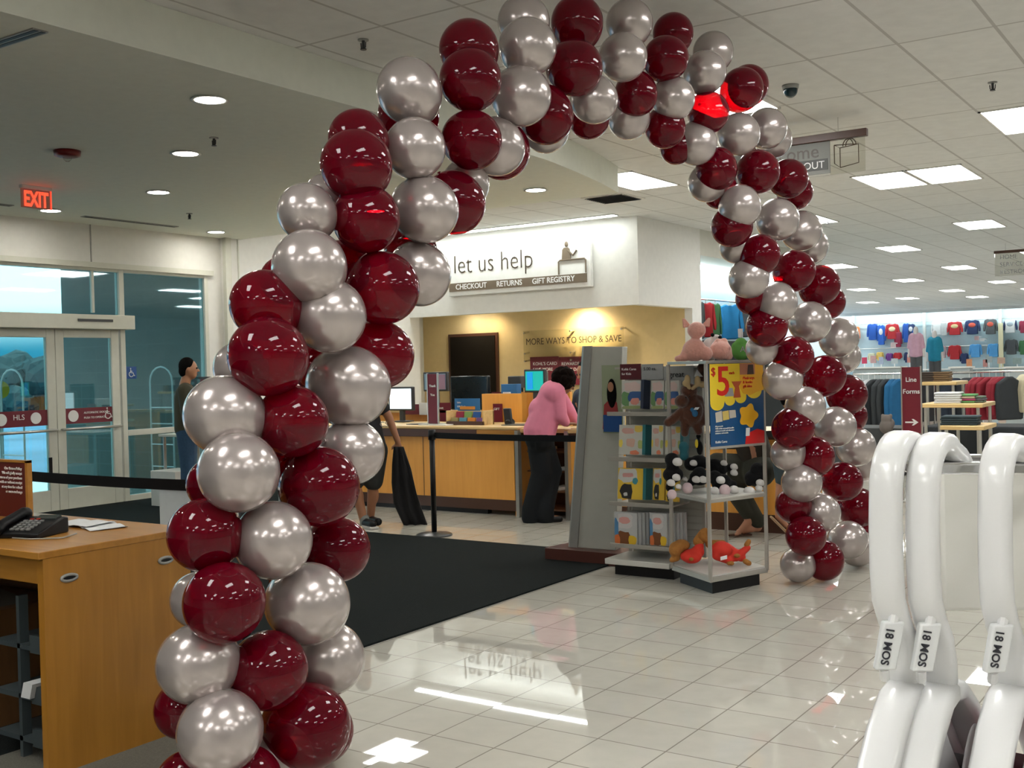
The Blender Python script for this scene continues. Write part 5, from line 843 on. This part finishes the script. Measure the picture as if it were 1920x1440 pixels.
a = ony(1732, 716, 15.7); zt1 = ony(1760, 716, 15.5).z
folded(1745, 15.7, zt1, .34, [((.06, .045, .035), 'dark brown')]*5, 'brown stack on the upper table'); folded(1768, 15.7, zt1, .2, [((.16, .10, .05), 'tan brown')]*5, 'tan stack on the upper table')
folded(1800, 13.4, z2, .4, [((.03, .05, .06), 'dark denim')]*4, 'denim stack on the lower table')
t = thing('slatted_bench', 'dark low fixture under the display tables', 'fixture', (-3, 15, 0)); a = ony(1730, 800, 15); b = ony(1900, 800, 16); box('body', (a.x, 15.0, 0), (b.x+.3, 15.8, .62), mat('dark_denim_fixture', (.02, .025, .03), .8), t, .02)
# mid-ground fixtures behind the right leg
t = thing('dark_fixture', 'dark merchandise bin between the arch and the sign', 'fixture', (-4.5, 14.5, 0)); a = ony(1560, 830, 14.5); b = ony(1690, 800, 14.5); box('body', (a.x, 14.5, 0), (b.x, 15.2, .62), mat('charcoal_fixture', (.035, .04, .042), .7), t, .01)
tag(fuse('grey_plush_bear', [E(ony(1662, 800, 14.4), (.09, .08, .1)), E(ony(1662, 786, 14.4), (.07, .06, .06)), E(ony(1655, 780, 14.4), (.025, .02, .03)), E(ony(1670, 780, 14.4), (.025, .02, .03)), ('c', ony(1662, 800, 14.4), .07, V((ony(1662, 800, 14.4).x, 14.5, .68)), .08)], mat('greybrown_plush', (.13, .11, .10), .9), None, .012), 'grey brown plush figure on the dark bin left of the sign', 'plush toy')

# ------------------------------------------------------------------ people
def hand(o, d, up_, side, parts, curl=.5, s=1.0):
    """o wrist, d direction of the palm, up_ = back of hand normal, side = thumb side; adds capsules"""
    d, up_, side = d.normalized(), up_.normalized(), side.normalized(); L = .085*s; k0 = o+d*L
    for j in (-1, -.33, .33, 1): parts.append(('c', o+d*.015+side*.014*j*s, .015*s, k0+side*.028*j*s, .0125*s))
    for j, fl in zip((-1, -.33, .33, 1), (.058, .072, .078, .070)):
        b = k0+side*.028*j*s; d1 = (d*math.cos(curl)-up_*math.sin(curl)); d2 = (d*math.cos(curl*2)-up_*math.sin(curl*2)); m1 = b+d1*fl*.5*s; parts.append(('c', b, .010*s, m1, .009*s)); parts.append(('c', m1, .009*s, m1+d2*fl*.5*s, .0075*s))
    th0 = o+d*.03*s+side*.025*s; th1 = th0+(d*.6+side).normalized()*.04*s; parts.append(('c', th0, .014*s, th1, .011*s)); parts.append(('c', th1, .011*s, th1+(d*.9+side*.2).normalized()*.03*s, .009*s))
def head(H, fwd, up_, parts, t, skin, s=1.0, face=True):
    rt = fwd.cross(up_).normalized(); R = Matrix((rt, fwd, up_)).transposed()
    parts += [('e', H, (.075*s, .092*s, .108*s), R), ('e', H+fwd*.03*s-up_*.06*s, (.052*s, .055*s, .055*s), R), ('c', H+fwd*.095*s-up_*.005*s, .009*s, H+fwd*.105*s-up_*.025*s, .014*s), ('e', H+rt*.077*s-up_*.01*s, (.01*s, .018*s, .03*s), R), ('e', H-rt*.077*s-up_*.01*s, (.01*s, .018*s, .03*s), R)]
    for k in (-1, 1): MB().sphere(H+fwd*.087*s+rt*.03*k*s+up_*.005*s, .011*s, 10, 8).build('eye', BLACK, t, smooth=True)
    MB().sphere(H+fwd*.088*s-up_*.058*s, (.022*s, .008*s, .006*s), 10, 6, R=R).build('mouth', mat('lips', (.3, .08, .06), .5), t, smooth=True)
    return R
def limb(parts, pts, rs):
    for (a, b), (r0, r1) in zip(zip(pts, pts[1:]), zip(rs, rs[1:])): parts.append(('c', a, r0, b, r1))
def legs_body(parts, hips, knees, ankles, fwd):
    for h_, k_, a_ in zip(hips, knees, ankles): limb(parts, [h_, k_, a_], [.085, .055, .038]); parts.append(('c', a_-UP*.03, .035, a_-UP*.05+fwd*.14, .028)); parts.append(('e', k_.lerp(a_, .3)-fwd*.02, (.052, .052, .1)))

# 1 olive-shirt man near the doors, facing right
mp_ = at(350, 800, 12.0); gx, gy = mp_.x, mp_.y; G0 = V((gx, gy, 0)); fw = (CRh*.97+CFh*.2).normalized(); rt = fw.cross(UP)
t = thing('person', 'man in dark olive long sleeve shirt and blue jeans standing by the glass panel', 'person', G0)
prt = []; H1 = G0+UP*1.595+fw*.04; R = head(H1, fw, UP, prt, t, SKIN); ch = G0+UP*1.28; pe = G0+UP*.93
prt += [('c', H1-UP*.07-fw*.02, .052, G0+UP*1.42-fw*.01, .058), ('c', ch-rt*.1, .09, ch+rt*.1, .09), ('c', pe-rt*.07, .10, ch-rt*.06, .10), ('c', pe+rt*.07, .10, ch+rt*.06, .10)]
for k in (-1, 1):
    sh = G0+UP*1.37+rt*.18*k; el = sh-UP*.28+fw*(.02)+rt*.03*k; wr = el+fw*.16-UP*.16-rt*.02*k; limb(prt, [sh, el, wr], [.055, .042, .03]); hand(wr, (fw-UP*.6), UP, -rt*k, prt, .3)
legs_body(prt, [pe+rt*.09, pe-rt*.09], [G0+UP*.5+rt*.1+fw*.03, G0+UP*.5-rt*.1-fw*.01], [G0+UP*.09+rt*.1, G0+UP*.09-rt*.1-fw*.02], fw)
fuse('body', prt, SKIN, t, .011, 2)
sp = [('c', ch-rt*.11+UP*.05, .10, ch+rt*.11+UP*.05, .10), ('c', pe-rt*.07+UP*.02, .125, ch-rt*.07, .118), ('c', pe+rt*.07+UP*.02, .125, ch+rt*.07, .118), ('c', G0+UP*1.38-rt*.04, .07, G0+UP*1.38+rt*.04, .07)]
for k in (-1, 1): sh = G0+UP*1.37+rt*.18*k; el = sh-UP*.28+fw*.02+rt*.03*k; limb(sp, [sh, el, el+fw*.14-UP*.14-rt*.02*k], [.072, .056, .043])
fuse('shirt', sp, mat('olive_jersey', (.045, .042, .022), .85), t, .012, 3)
jp = [('c', pe-rt*.08, .115, pe+rt*.08, .115)]
for k in (-1, 1): limb(jp, [pe+rt*.09*k-UP*.03, G0+UP*.5+rt*.1*k+fw*.01, G0+UP*.12+rt*.1*k-fw*.01], [.105, .078, .068])
fuse('jeans', jp, mat('blue_denim', (.02, .06, .12), .8, var=.3, scale=40), t, .012, 3)
fuse('hair', [('e', H1-fw*.02+UP*.03, (.083, .09, .1), R), ('e', H1-fw*.05-UP*.02, (.072, .06, .075), R)], HAIR, t, .01, 1)
fuse('shoes', [('c', G0+UP*.05+rt*.1*k-fw*.04, .045, G0+UP*.04+rt*.1*k+fw*.15, .04) for k in (-1, 1)], BLACK, t, .01, 1)

# 2 walking shopper behind the arch leg, black garment over the hand
G0 = onz(690, 985); G0.z = 0; fw = (CRh*-.75-CFh*.3).normalized(); fw = (CRh*.55-CFh*.8).normalized(); rt = fw.cross(UP)
t = thing('person', 'shopper in black shirt and black shorts walking behind the balloons with a garment', 'person', G0)
dd = (G0-C0).dot(CF); Pv = lambda x, y, k=0: at(x, y, dd+k)
pe = Pv(688, 845); ch = Pv(676, 775); H2 = Pv(668, 700); prt = []; R = head(H2, fw, UP, prt, t, SKIN)
prt += [('c', H2-UP*.08, .052, ch+UP*.1, .06), ('c', ch-CRh*.1, .09, ch+CRh*.1, .09), ('c', pe-CRh*.07, .1, ch-CRh*.05, .1), ('c', pe+CRh*.07, .1, ch+CRh*.05, .1)]
s2 = Pv(705, 745); e2 = Pv(728, 780); w2 = Pv(746, 828); limb(prt, [s2, e2, w2], [.055, .043, .03]); hand(w2, (Pv(749, 850)-w2), -CFh, -CRh, prt, .9)
s3 = Pv(650, 745); e3 = Pv(640, 790, -.1); w3 = Pv(640, 835, -.15); limb(prt, [s3, e3, w3], [.055, .043, .03]); hand(w3, -UP, -CFh, CRh, prt, .4)
k1 = Pv(700, 905); an1 = Pv(694, 978, .05); k2 = Pv(665, 905, -.08); an2 = Pv(684, 985, -.12)
limb(prt, [pe+CRh*.07, k1, an1], [.09, .058, .036]); limb(prt, [pe-CRh*.07, k2, an2], [.09, .058, .038]); prt += [('e', k1.lerp(an1, .3)+CRh*.01, (.055, .055, .11)), ('e', k2.lerp(an2, .35), (.055, .055, .11))]
fuse('body', prt, SKIN2 if False else mat('tanned_skin', (.34, .15, .075), .5), t, .011, 2)
fuse('shirt', [('c', ch-CRh*.12+UP*.05, .1, ch+CRh*.10+UP*.05, .1), ('c', pe-CRh*.06+UP*.05, .13, ch-CRh*.05, .12), ('c', pe+CRh*.06+UP*.05, .13, ch+CRh*.06, .12), ('c', s2, .075, s2.lerp(e2, .6), .068), ('c', s3, .075, s3.lerp(e3, .6), .068)], mat('black_tee', (.012, .012, .014), .8), t, .012, 3)
text('CS', Pv(712, 800, -.16), CRh, UP, .07, GREYM, t)
fuse('shorts', [('c', pe-CRh*.07, .13, pe+CRh*.07, .13), ('c', pe+CRh*.08, .13, k1+UP*.02, .10), ('c', pe-CRh*.08, .13, k2+UP*.02, .10)], mat('black_shorts', (.02, .022, .02), .85), t, .012, 3)
fuse('hair', [('e', H2-fw*.02+UP*.03, (.083, .095, .1), R), ('e', H2-fw*.05-UP*.03, (.08, .06, .1), R)], HAIR, t, .01, 1)
fuse('socks', [('c', an1+UP*.06, .045, an1-UP*.03, .048), ('c', an2+UP*.06, .047, an2-UP*.02, .05)], mat('grey_socks', (.2, .21, .2), .9), t, .008, 1)
z0 = .045; fuse('shoes', [('c', V((an1.x, an1.y, z0)), .045, V((an1.x, an1.y, z0))+fw*.17, .04), ('c', V((an2.x, an2.y, z0)), .045, V((an2.x, an2.y, z0))+fw*.17, .04), ('c', an1-UP*.02, .04, V((an1.x, an1.y, z0)), .045), ('c', an2-UP*.02, .04, V((an2.x, an2.y, z0)), .045)], BLACK, t, .01, 1)
MB().obox(V((an2.x, an2.y, .012))+fw*.07, fw*.14, rt*.045, UP*.012).build('shoe_sole', WPL, t, bevel=.005)
# carried garment
BG_ = mat('black_garment', (.008, .008, .009), .9, var=.4, bump=.5); mb = MB()
colL = [(738, 838), (735, 870), (734, 905), (738, 945), (760, 992)]; colR = [(756, 838), (770, 880), (780, 925), (790, 955), (803, 990)]; n = 9; vs = []
for j in range(n):
    f = j/(n-1)*4; i = min(int(f), 3); g = f-i; l = V(colL[i]).lerp(V(colL[i+1]), g) if 0 else (colL[i][0]*(1-g)+colL[i+1][0]*g, colL[i][1]*(1-g)+colL[i+1][1]*g); r_ = (colR[i][0]*(1-g)+colR[i+1][0]*g, colR[i][1]*(1-g)+colR[i+1][1]*g)
    for k in range(9): u_ = k/8; x = l[0]*(1-u_)+r_[0]*u_; y = l[1]*(1-u_)+r_[1]*u_; vs.append(Pv(x, y, -.05+.035*math.sin(k*1.9+j*.4)))
vb = [v+CFh*.05 for v in vs]; nn = len(vs); fs = []
for j in range(n-1):
    for k in range(8): a_ = j*9+k; fs += [(a_, a_+1, a_+10, a_+9), (nn+a_, nn+a_+9, nn+a_+10, nn+a_+1)]
    fs += [(j*9, j*9+9, nn+j*9+9, nn+j*9), (j*9+8, nn+j*9+8, nn+j*9+17, j*9+17)]
fs += [tuple(range(9))+tuple(range(nn+8, nn-1, -1)), tuple(range((n-1)*9+8, (n-1)*9-1, -1))+tuple(range(nn+(n-1)*9, nn+n*9))]
tag(mb.add(vs+vb, fs).build('black_coat', BG_, smooth=True), 'black coat dangling from the walking shopper hand in front of the counter', 'coat')

# 3 woman in pink leaning over the counter
G0 = V((-5.98, 9.10, 0)); dd = (G0-C0).dot(CF); Pv = lambda x, y, k=0: at(x, y, dd+k); t = thing('person', 'woman in pink shirt and dark trousers leaning over the counter', 'person', G0)
pe = Pv(1012, 812, 0); w_ = Pv(1022, 770, .0); ch = Pv(1038, 738, .02); H3 = Pv(1060, 716, -.02); fw = (CRh*.8+CFh*.25-UP*.45).normalized(); up3 = (UP*.8+CRh*.5).normalized(); up3 = (up3-up3.dot(fw)*fw).normalized(); prt = []
R = head(H3, fw, up3, prt, t, SKIN2)
prt += [('c', H3-up3*.07, .05, ch+UP*.06+CRh*.03, .06), ('c', ch-CFh*.1, .085, ch+CFh*.1, .085), ('c', pe-CFh*.05, .1, ch-CFh*.05, .095), ('c', pe+CFh*.05, .1, ch+CFh*.05, .095)]
hd_ = []
for k, (e_, h_) in zip((-1, 1), (((1050, 778), (1062, 800)), ((1068, 772), (1082, 795)))):
    s_ = ch+CFh*.13*k+UP*.03+CRh*.03; e3 = Pv(*e_)+CFh*.12*k; h3 = Pv(*h_)+CFh*(.12*k+.05); h3.z = max(h3.z, .955); limb(prt, [s_, e3, h3], [.055, .042, .03]); hand(h3, CRh*.8+CFh*.5, UP, -CRh*.3+CFh*-k, prt, .25)
    hd_.append((s_, e3, h3))
kn = [Pv(1015, 885)-CFh*.05, Pv(1035, 885)+CFh*.06]; an = [V((G0.x+.06, G0.y-.07, .09)), V((G0.x+.19, G0.y-.0, .09))]
for k_, a_ in zip(kn, an): limb(prt, [pe, k_, a_], [.1, .06, .04]); prt.append(('c', a_-UP*.04, .035, a_-UP*.055+CRh*.13, .028))
fuse('body', prt, SKIN2, t, .011, 2)
fuse('pink_shirt', [('c', ch-CFh*.11, .115, ch+CFh*.11, .115), ('c', pe-CFh*.04+UP*.02, .165, ch-CFh*.04-CRh*.01, .135), ('c', pe+CFh*.04+UP*.02, .165, ch+CFh*.04-CRh*.01, .135), ('c', ch+UP*.05+CRh*.04, .075, ch+UP*.02, .1), ('c', w_-CRh*.02, .15, w_+CRh*.03, .14)]+[c for (s_, e3, h3) in hd_ for c in (('c', s_, .08, e3, .068), ('c', e3, .068, e3.lerp(h3, .75), .05))], mat('pink_blouse', (.72, .22, .33), .75, var=.08), t, .012, 4)
fuse('trousers', [('c', pe-CFh*.06-UP*.05, .15, pe+CFh*.06-UP*.05, .15)]+[c for k_, a_ in zip(kn, an) for c in (('c', pe-UP*.08, .135, k_, .105), ('c', k_, .10, a_+UP*.03, .085), ('c', a_+UP*.03, .085, a_-UP*.04, .09))], mat('charcoal_trousers', (.011, .013, .015), .9, spec=.2), t, .012, 3)
rr = random.Random(3); fuse('curly_hair', [('e', H3-fw*.02+up3*.02, (.10, .11, .12), R)]+[('e', H3-fw*.03+up3*.02+V((rr.uniform(-1, 1), rr.uniform(-1, 1), rr.uniform(-1, 1))).normalized()*.098, (.032, .032, .032)) for _ in range(70)], mat('dark_brown_curls', (.007, .004, .003), .95, spec=.08, var=.6, scale=60, bump=1), t, .009, 1)
fuse('shoes', [('c', V((a_.x, a_.y, .035)), .04, V((a_.x, a_.y, .03))+CRh*.14, .032) for a_ in an], BLACK, t, .01, 1)

# 4 clerk behind the counter
G0 = V((-5.62, 10.45, 0)); dd = (G0-C0).dot(CF); Pv = lambda x, y, k=0: at(x, y, dd+k); t = thing('person', 'clerk with dark hair and dark shirt standing behind the counter', 'person', G0)
H4 = Pv(1097, 698); fw = (-CRh*.75-CFh*.45-UP*.3).normalized(); up4 = (UP-UP.dot(fw)*fw).normalized(); rt = fw.cross(up4); prt = []; R = head(H4, fw, up4, prt, t, SKIN); ch = V((H4.x, H4.y, H4.z-.32))+CRh*.03; pe = V((ch.x+.03, ch.y, .92)); G0 = V((pe.x, pe.y, 0))
prt += [('c', H4-up4*.07, .052, ch+UP*.15, .06), ('c', ch-rt*.11, .09, ch+rt*.11, .09), ('c', pe-rt*.06, .1, ch-rt*.05, .1), ('c', pe+rt*.06, .1, ch+rt*.05, .1)]
arm = []
for k in (-1, 1):
    s_ = ch+UP*.07+rt*.17*k; e_ = s_-UP*.25+V((-.04, -.05, 0)); h_ = V((e_.x-.05, e_.y-.25, .96)); limb(prt, [s_, e_, h_], [.052, .04, .03]); hand(h_, V((-.3, -1, 0)), UP, -rt*k, prt, .3); arm.append((s_, e_, h_))
for k in (-1, 1): limb(prt, [pe+rt*.09*k, V((pe.x, pe.y, .5))+rt*.09*k, V((pe.x, pe.y, .08))+rt*.09*k], [.09, .06, .04]); prt.append(('c', V((pe.x, pe.y, .04))+rt*.09*k, .035, V((pe.x, pe.y-.14, .035))+rt*.09*k, .03))
fuse('body', prt, SKIN, t, .011, 2)
fuse('dark_shirt', [('c', ch-rt*.12+UP*.04, .1, ch+rt*.12+UP*.04, .1), ('c', pe, .14, ch, .13)]+[c for s_, e_, h_ in arm for c in (('c', s_, .072, e_, .055),)], mat('navy_shirt', (.012, .02, .04), .8), t, .012, 3)
fuse('trousers', [('c', pe-rt*.05, .13, pe+rt*.05, .13)]+[('c', pe+rt*.09*k, .11, V((pe.x, pe.y, .12))+rt*.09*k, .075) for k in (-1, 1)], BLACK, t, .014, 2)
fuse('hair', [('e', H4-fw*.025+up4*.03, (.086, .092, .1), R)], HAIR, t, .01, 1)

# 5 squatting adult behind the plush stand
G0 = V((-3.86, 8.95, 0)); dd = (G0-C0).dot(CF); Pv = lambda x, y, k=0: at(x, y, dd+k); t = thing('person', 'adult in dark olive trousers crouching barefoot in sandals behind the plush stand', 'person', G0)
hl = Pv(1404, 977); toe = Pv(1384, 1001); kn = Pv(1345, 870); pe = Pv(1420, 880, -.12); ch = Pv(1400, 800, -.12); H5 = Pv(1385, 725, -.12); fw = (-CRh*.9-CFh*.2).normalized(); prt = []; R = head(H5, fw, UP, prt, t, SKIN)
prt += [('c', H5-UP*.08, .052, ch+UP*.14, .06), ('c', ch-CFh*.1, .09, ch+CFh*.1, .09), ('c', pe-CFh*.05, .1, ch-CFh*.04, .1), ('c', pe+CFh*.05, .1, ch+CFh*.04, .1)]
limb(prt, [pe, kn, hl+UP*.03], [.09, .06, .042]); prt += [('c', hl, .036, toe, .026), ('c', hl+UP*.01, .036, hl, .036)]
for j in range(5): prt.append(('c', toe+CFh*(.012*(j-2)), .011, toe+CFh*(.013*(j-2))-CRh*(.035-.004*j)-UP*.008, .009))
kn2 = Pv(1360, 880, .05); an2 = Pv(1420, 988, .02); limb(prt, [pe, kn2, an2], [.09, .06, .042]); prt.append(('c', an2, .036, V((an2.x, an2.y, .04))-CRh*.16, .028))
for k in (-1, 1): s_ = ch+UP*.08+CFh*.17*k; e_ = s_-UP*.2-CRh*.14; h_ = e_-CRh*.2-UP*.02; limb(prt, [s_, e_, h_], [.052, .042, .03]); hand(h_, -CRh, UP, CFh*-k, prt, .3)
fuse('body', prt, mat('pink_tan_skin', (.48, .22, .13), .5), t, .009, 1)
OLV = mat('dark_olive_trousers', (.026, .026, .016), .85); fuse('trousers', [('c', pe-CFh*.06, .15, pe+CFh*.06, .15), ('c', pe, .13, kn, .10), ('c', kn, .10, hl+UP*.07-CRh*.01, .062), ('c', pe, .13, kn2, .10), ('c', kn2, .10, an2+UP*.05, .07)], OLV, t, .012, 3)
fuse('jacket', [('c', ch-CFh*.1, .12, ch+CFh*.1, .12), ('c', pe+UP*.08, .15, ch, .14)]+[c_ for k in (-1, 1) for c_ in (('c', ch+UP*.08+CFh*.15*k, .075, ch-UP*.12-CRh*.14+CFh*.17*k, .06), ('c', ch-UP*.12-CRh*.14+CFh*.17*k, .06, ch-UP*.13-CRh*.32+CFh*.17*k, .045))], mat('dark_brown_jacket', (.03, .022, .014), .85), t, .012, 3)
fuse('hair', [('e', H5-fw*.02+UP*.03, (.084, .094, .1), R)], HAIR, t, .01, 1)
MB().prism([(-.03, 0), (.03, 0), (.034, .2), (.0, .23), (-.034, .2)], V((hl.x, hl.y, .012))+CRh*.02, CFh, -CRh, UP*.014).build('sandal_sole', BROWN, t, bevel=.004)
MB().tube([toe+CRh*.03-CFh*.03, toe+CRh*.02+UP*.03, toe+CRh*.03+CFh*.03], .005, 6).build('sandal_strap', BROWN, t)

# 6 child beside
G0 = V((-3.30, 8.75, 0)); dd = (G0-C0).dot(CF); Pv = lambda x, y, k=0: at(x, y, dd+k); t = thing('person', 'child in sandals behind the right balloon leg, one foot kicked back', 'person', G0)
fw = CRh; pe = Pv(1478, 868); ch = Pv(1480, 810); H6 = Pv(1484, 752); prt = []; R = head(H6, fw, UP, prt, t, SKIN, .85)
prt += [('c', H6-UP*.06, .038, ch+UP*.1, .04), ('c', ch-CFh*.07, .065, ch+CFh*.07, .065), ('c', pe, .085, ch, .08)]
kn = Pv(1464, 925); an_ = Pv(1459, 968); limb(prt, [pe-CRh*.03, kn, an_], [.065, .045, .027]); prt.append(('c', an_, .027, Pv(1474, 985), .022))
kn2 = Pv(1486, 925, .1); an2 = V((kn2.x, kn2.y, .07)); limb(prt, [pe+CRh*.03, kn2, an2], [.065, .045, .027]); prt.append(('c', an2-UP*.02, .027, an2-UP*.035+CRh*.1, .022))
for k in (-1, 1): s_ = ch+UP*.05+CFh*.11*k; e_ = s_-UP*.17+CRh*.02; h_ = e_-UP*.12+CRh*.06; limb(prt, [s_, e_, h_], [.038, .03, .022]); hand(h_, CRh-UP, UP, -CFh*k, prt, .3, .7)
fuse('body', prt, mat('pink_tan_skin', (.48, .22, .13), .5), t, .008, 1)
fuse('shorts', [('c', pe-CRh*.02, .105, pe+CRh*.02, .105), ('c', pe-CRh*.03, .1, pe.lerp(kn, .55), .075), ('c', pe+CRh*.03, .1, pe.lerp(kn2, .55), .075)], mat('grey_blue_shorts', (.05, .075, .09), .85), t, .01, 2)
fuse('top', [('c', ch-CFh*.07+UP*.02, .085, ch+CFh*.07+UP*.02, .085), ('c', pe+UP*.08, .1, ch, .095)]+[('c', ch+UP*.05+CFh*.11*k, .055, ch-UP*.04+CFh*.12*k, .045) for k in (-1, 1)], mat('teal_grey_top', (.04, .10, .12), .85), t, .01, 2)
fuse('hair', [('e', H6-fw*.015+UP*.025, (.072, .08, .085), R)], HAIR, t, .01, 1)
s_a, s_b = an_-UP*.012-CRh*.05, Pv(1476, 997)-CRh*.01; dv = (s_b-s_a).normalized(); MB().obox(s_a.lerp(s_b, .5), dv*.095, CFh*.035, dv.cross(CFh).normalized()*.009).build('sandal_sole', mat('tan_sandal', (.40, .26, .14), .6), t, bevel=.006)
MB().obox(V((an2.x, an2.y, .01))+CRh*.04, CRh*.09, CFh*.035, UP*.009).build('sandal_sole', mat('tan_sandal', (.40, .26, .14), .6), t, bevel=.004)
MB().tube([an_+CRh*.02-CFh*.03, an_+UP*.012+CRh*.0, an_+CRh*.02+CFh*.03], .007, 6).build('sandal_strap', WPL, t)

# ------------------------------------------------------------------ foreground hangers
HW = mat('white_hanger_plastic', (.80, .80, .80), .28, var=.02, coat=.3); HD = .45
ps = HD/F
wd = (CRh*math.cos(math.radians(52))+CFh*math.sin(math.radians(52))); bn = UP.cross(wd)
def hanger(px, py, lab, lab2, n=''):
    """px,py: picture position of the top of the hook; the hanger plane runs right and away"""
    c = at(px, py, HD)-UP*.0245; t = thing('clothes_hanger', lab, 'hanger', c-UP*.10); P = lambda u_, v_: c+wd*u_+UP*v_
    path = [P(.0265, .0085), P(.0215, .0120)]+[P(.0195*math.cos(a_), .0195*math.sin(a_)) for a_ in [PI*i/14 for i in range(4, 15)]]
    path += [P(-.0205, -.012), P(-.0205, -.030), P(-.019, -.042), P(-.0125, -.052), P(-.005, -.060), P(-.001, -.071), P(0, -.086)]
    mb = MB(); mb.tube(path, .0062, 12, rb=.0042, side=bn); mb.build('hook', HW, t, smooth=True)
    mb = MB()
    for s_ in (-1, 1):
        pth = [P(0, -.082), P(s_*.010, -.084), P(s_*.024, -.094), P(s_*.05, -.122), P(s_*.085, -.158), P(s_*.12, -.19), P(s_*.14, -.21)]
        mb.tube(pth, .0075, 10, rb=.0048, side=bn)
    mb.tube([P(-.137, -.21), P(.137, -.21)], .004, 8); mb.build('shoulder_arms', HW, t, smooth=True)
    # size clip
    q = P(-.006, -.060); fr = -CFh*.011; cc_ = q+fr-CRh*.0085
    cp = MB().obox(cc_, CRh*.0042, UP*.0095+CRh*.0018, CFh*.0022).build('size_clip', PAPER, t, bevel=.0008)
    MB().tube([cc_+CRh*.002+UP*.009, cc_+CRh*.0034+UP*.0155], .0021, 8).build('clip_stem', HW, t); MB().tube([cc_-CRh*.002-UP*.009, cc_+UP*-.0145-fr*.5], .0021, 8).build('clip_stem', HW, t)
    rd = (-UP-CRh*.19).normalized(); text('18 MOS', cc_-CFh*.0023-CRh*.0013+UP*.0078, rd, (CRh-UP*.19).normalized(), .0045, mat('clip_ink', (.03, .03, .04), .5), cp, ext=.0001, off=.0001)
    return t, c
def garment(c, col, lab, dx=.0, w0=.030, drop=.34, name='baby_top', k0=0):
    P = lambda u_, v_: c+wd*u_+UP*v_; mb = MB(); vs = []; rows = [(.0, -.094, .020), (.0, -.115, .045), (0, -.150, .080), (0, -.188, .118), (0, -.23, .145), (0, -.30, .150), (0, -.45, .155)]
    for (u0, v, hw) in rows:
        for i in range(17): f = i/16*2-1; th = .006+.004*math.sin(i*.9)*min(1, max(0, (-v-.1)*8)); vs.append(P(hw*f, v-(.02*abs(f)**2 if v > -.2 else 0))+bn*(th+.004)*(1))
    n_ = len(vs); vs += [v-bn*(.022+.0) for v in vs]; fs = []
    for j in range(len(rows)-1):
        for i in range(16): a_ = j*17+i; fs += [(a_, a_+1, a_+18, a_+17), (n_+a_, n_+a_+17, n_+a_+18, n_+a_+1)]
        fs += [(j*17, j*17+17, n_+j*17+17, n_+j*17), (j*17+16, n_+j*17+16, n_+j*17+33, j*17+33)]
    tag(mb.add(vs, fs).build(name, col, smooth=True), lab, 'baby clothes')
WG = mat('white_knit', (.62, .61, .62), .85, var=.05, sheen=.3); PG = mat('pink_knit', (.66, .36, .40), .85, var=.08, sheen=.3)
hs = [(1690, 803, 'leftmost white plastic hanger with size clip in the foreground'), (1757, 806, 'second white plastic hanger from the left in the foreground'), (1888, 808, 'third white plastic hanger, right of the gap, in the foreground'), (1985, 812, 'white plastic hanger cut off by the right edge of the photo')]
for i, (x, y, l) in enumerate(hs):
    t, c = hanger(x, y, l, ''); garment(c, [WG, WG, PG, PG][i], ['white baby top on the leftmost foreground hanger', 'white baby top on the second foreground hanger', 'pink baby top on the third foreground hanger', 'pink baby top at the right edge of the photo'][i])
t = thing('garment_rack', 'chrome rail with white panel holding the foreground hangers', 'rack', at(1850, 1000, .52)); b0_ = at(1700, 876, .455); b1_ = at(2100, 880, .47)
MB().obox((b0_+b1_)/2, (b1_-b0_)/2, UP*.0025, CFh*.005).build('rail', STEEL, t, bevel=.001)
p0, p1 = at(1762, 1010, .56), at(2150, 1010, .58); hv = .058
MB().obox((p0+p1)/2+UP*-.0, (p1-p0)/2, UP*.0365, CFh*.003).build('white_panel', mat('panel_white', (.70, .69, .64), .5), t, bevel=.002)
MB().obox((p0+p1)/2+UP*.040, (p1-p0)/2, UP*.003, CFh*.006).build('panel_rail', STEEL, t, bevel=.001)
for f in (.55, .95): q = b0_.lerp(b1_, f); r2 = p0.lerp(p1, f)+UP*.04; MB().tube([q, r2], .003, 8).build('bracket', STEEL, t)
q = p0.lerp(p1, .97); MB().cyl((q.x, q.y, 0), (q.x, q.y, q.z), .012).build('leg', STEEL, t)

# ------------------------------------------------------------------ lamps that light the alcove
def spot(x, y, z, e_, col, size=1.9, blend=.7, target=None, rad=.05):
    l = bpy.data.lights.new('spot', 'SPOT'); l.energy = e_; l.color = col; l.spot_size = size; l.spot_blend = blend; l.shadow_soft_size = rad; o = bpy.data.objects.new('alcove_spot_lamp', l); COL.objects.link(o); o.location = (x, y, z)
    d = (V(target)-V((x, y, z))) if target else V((0, 0, -1)); o.rotation_mode = 'QUATERNION'; o.rotation_quaternion = d.to_track_quat('-Z', 'Y')
for x, e_ in ((-9.1, 26), (-11.0, 4)): spot(x, 15.45, 2.46, e_, (1, .80, .48), 2.4, .9, (x, 15.8, 1.7))
for i, x in enumerate((-9.1, -11.4)):
    t = thing('downlight', ['recessed warm downlight in the alcove over the slogan', 'recessed warm downlight in the alcove over the black board'][i], 'ceiling light', (x, 15.45, 2.5)); MB().cyl((x, 15.45, 2.485), (x, 15.45, 2.5), .08, n=24).build('lens', DLAMP, t)
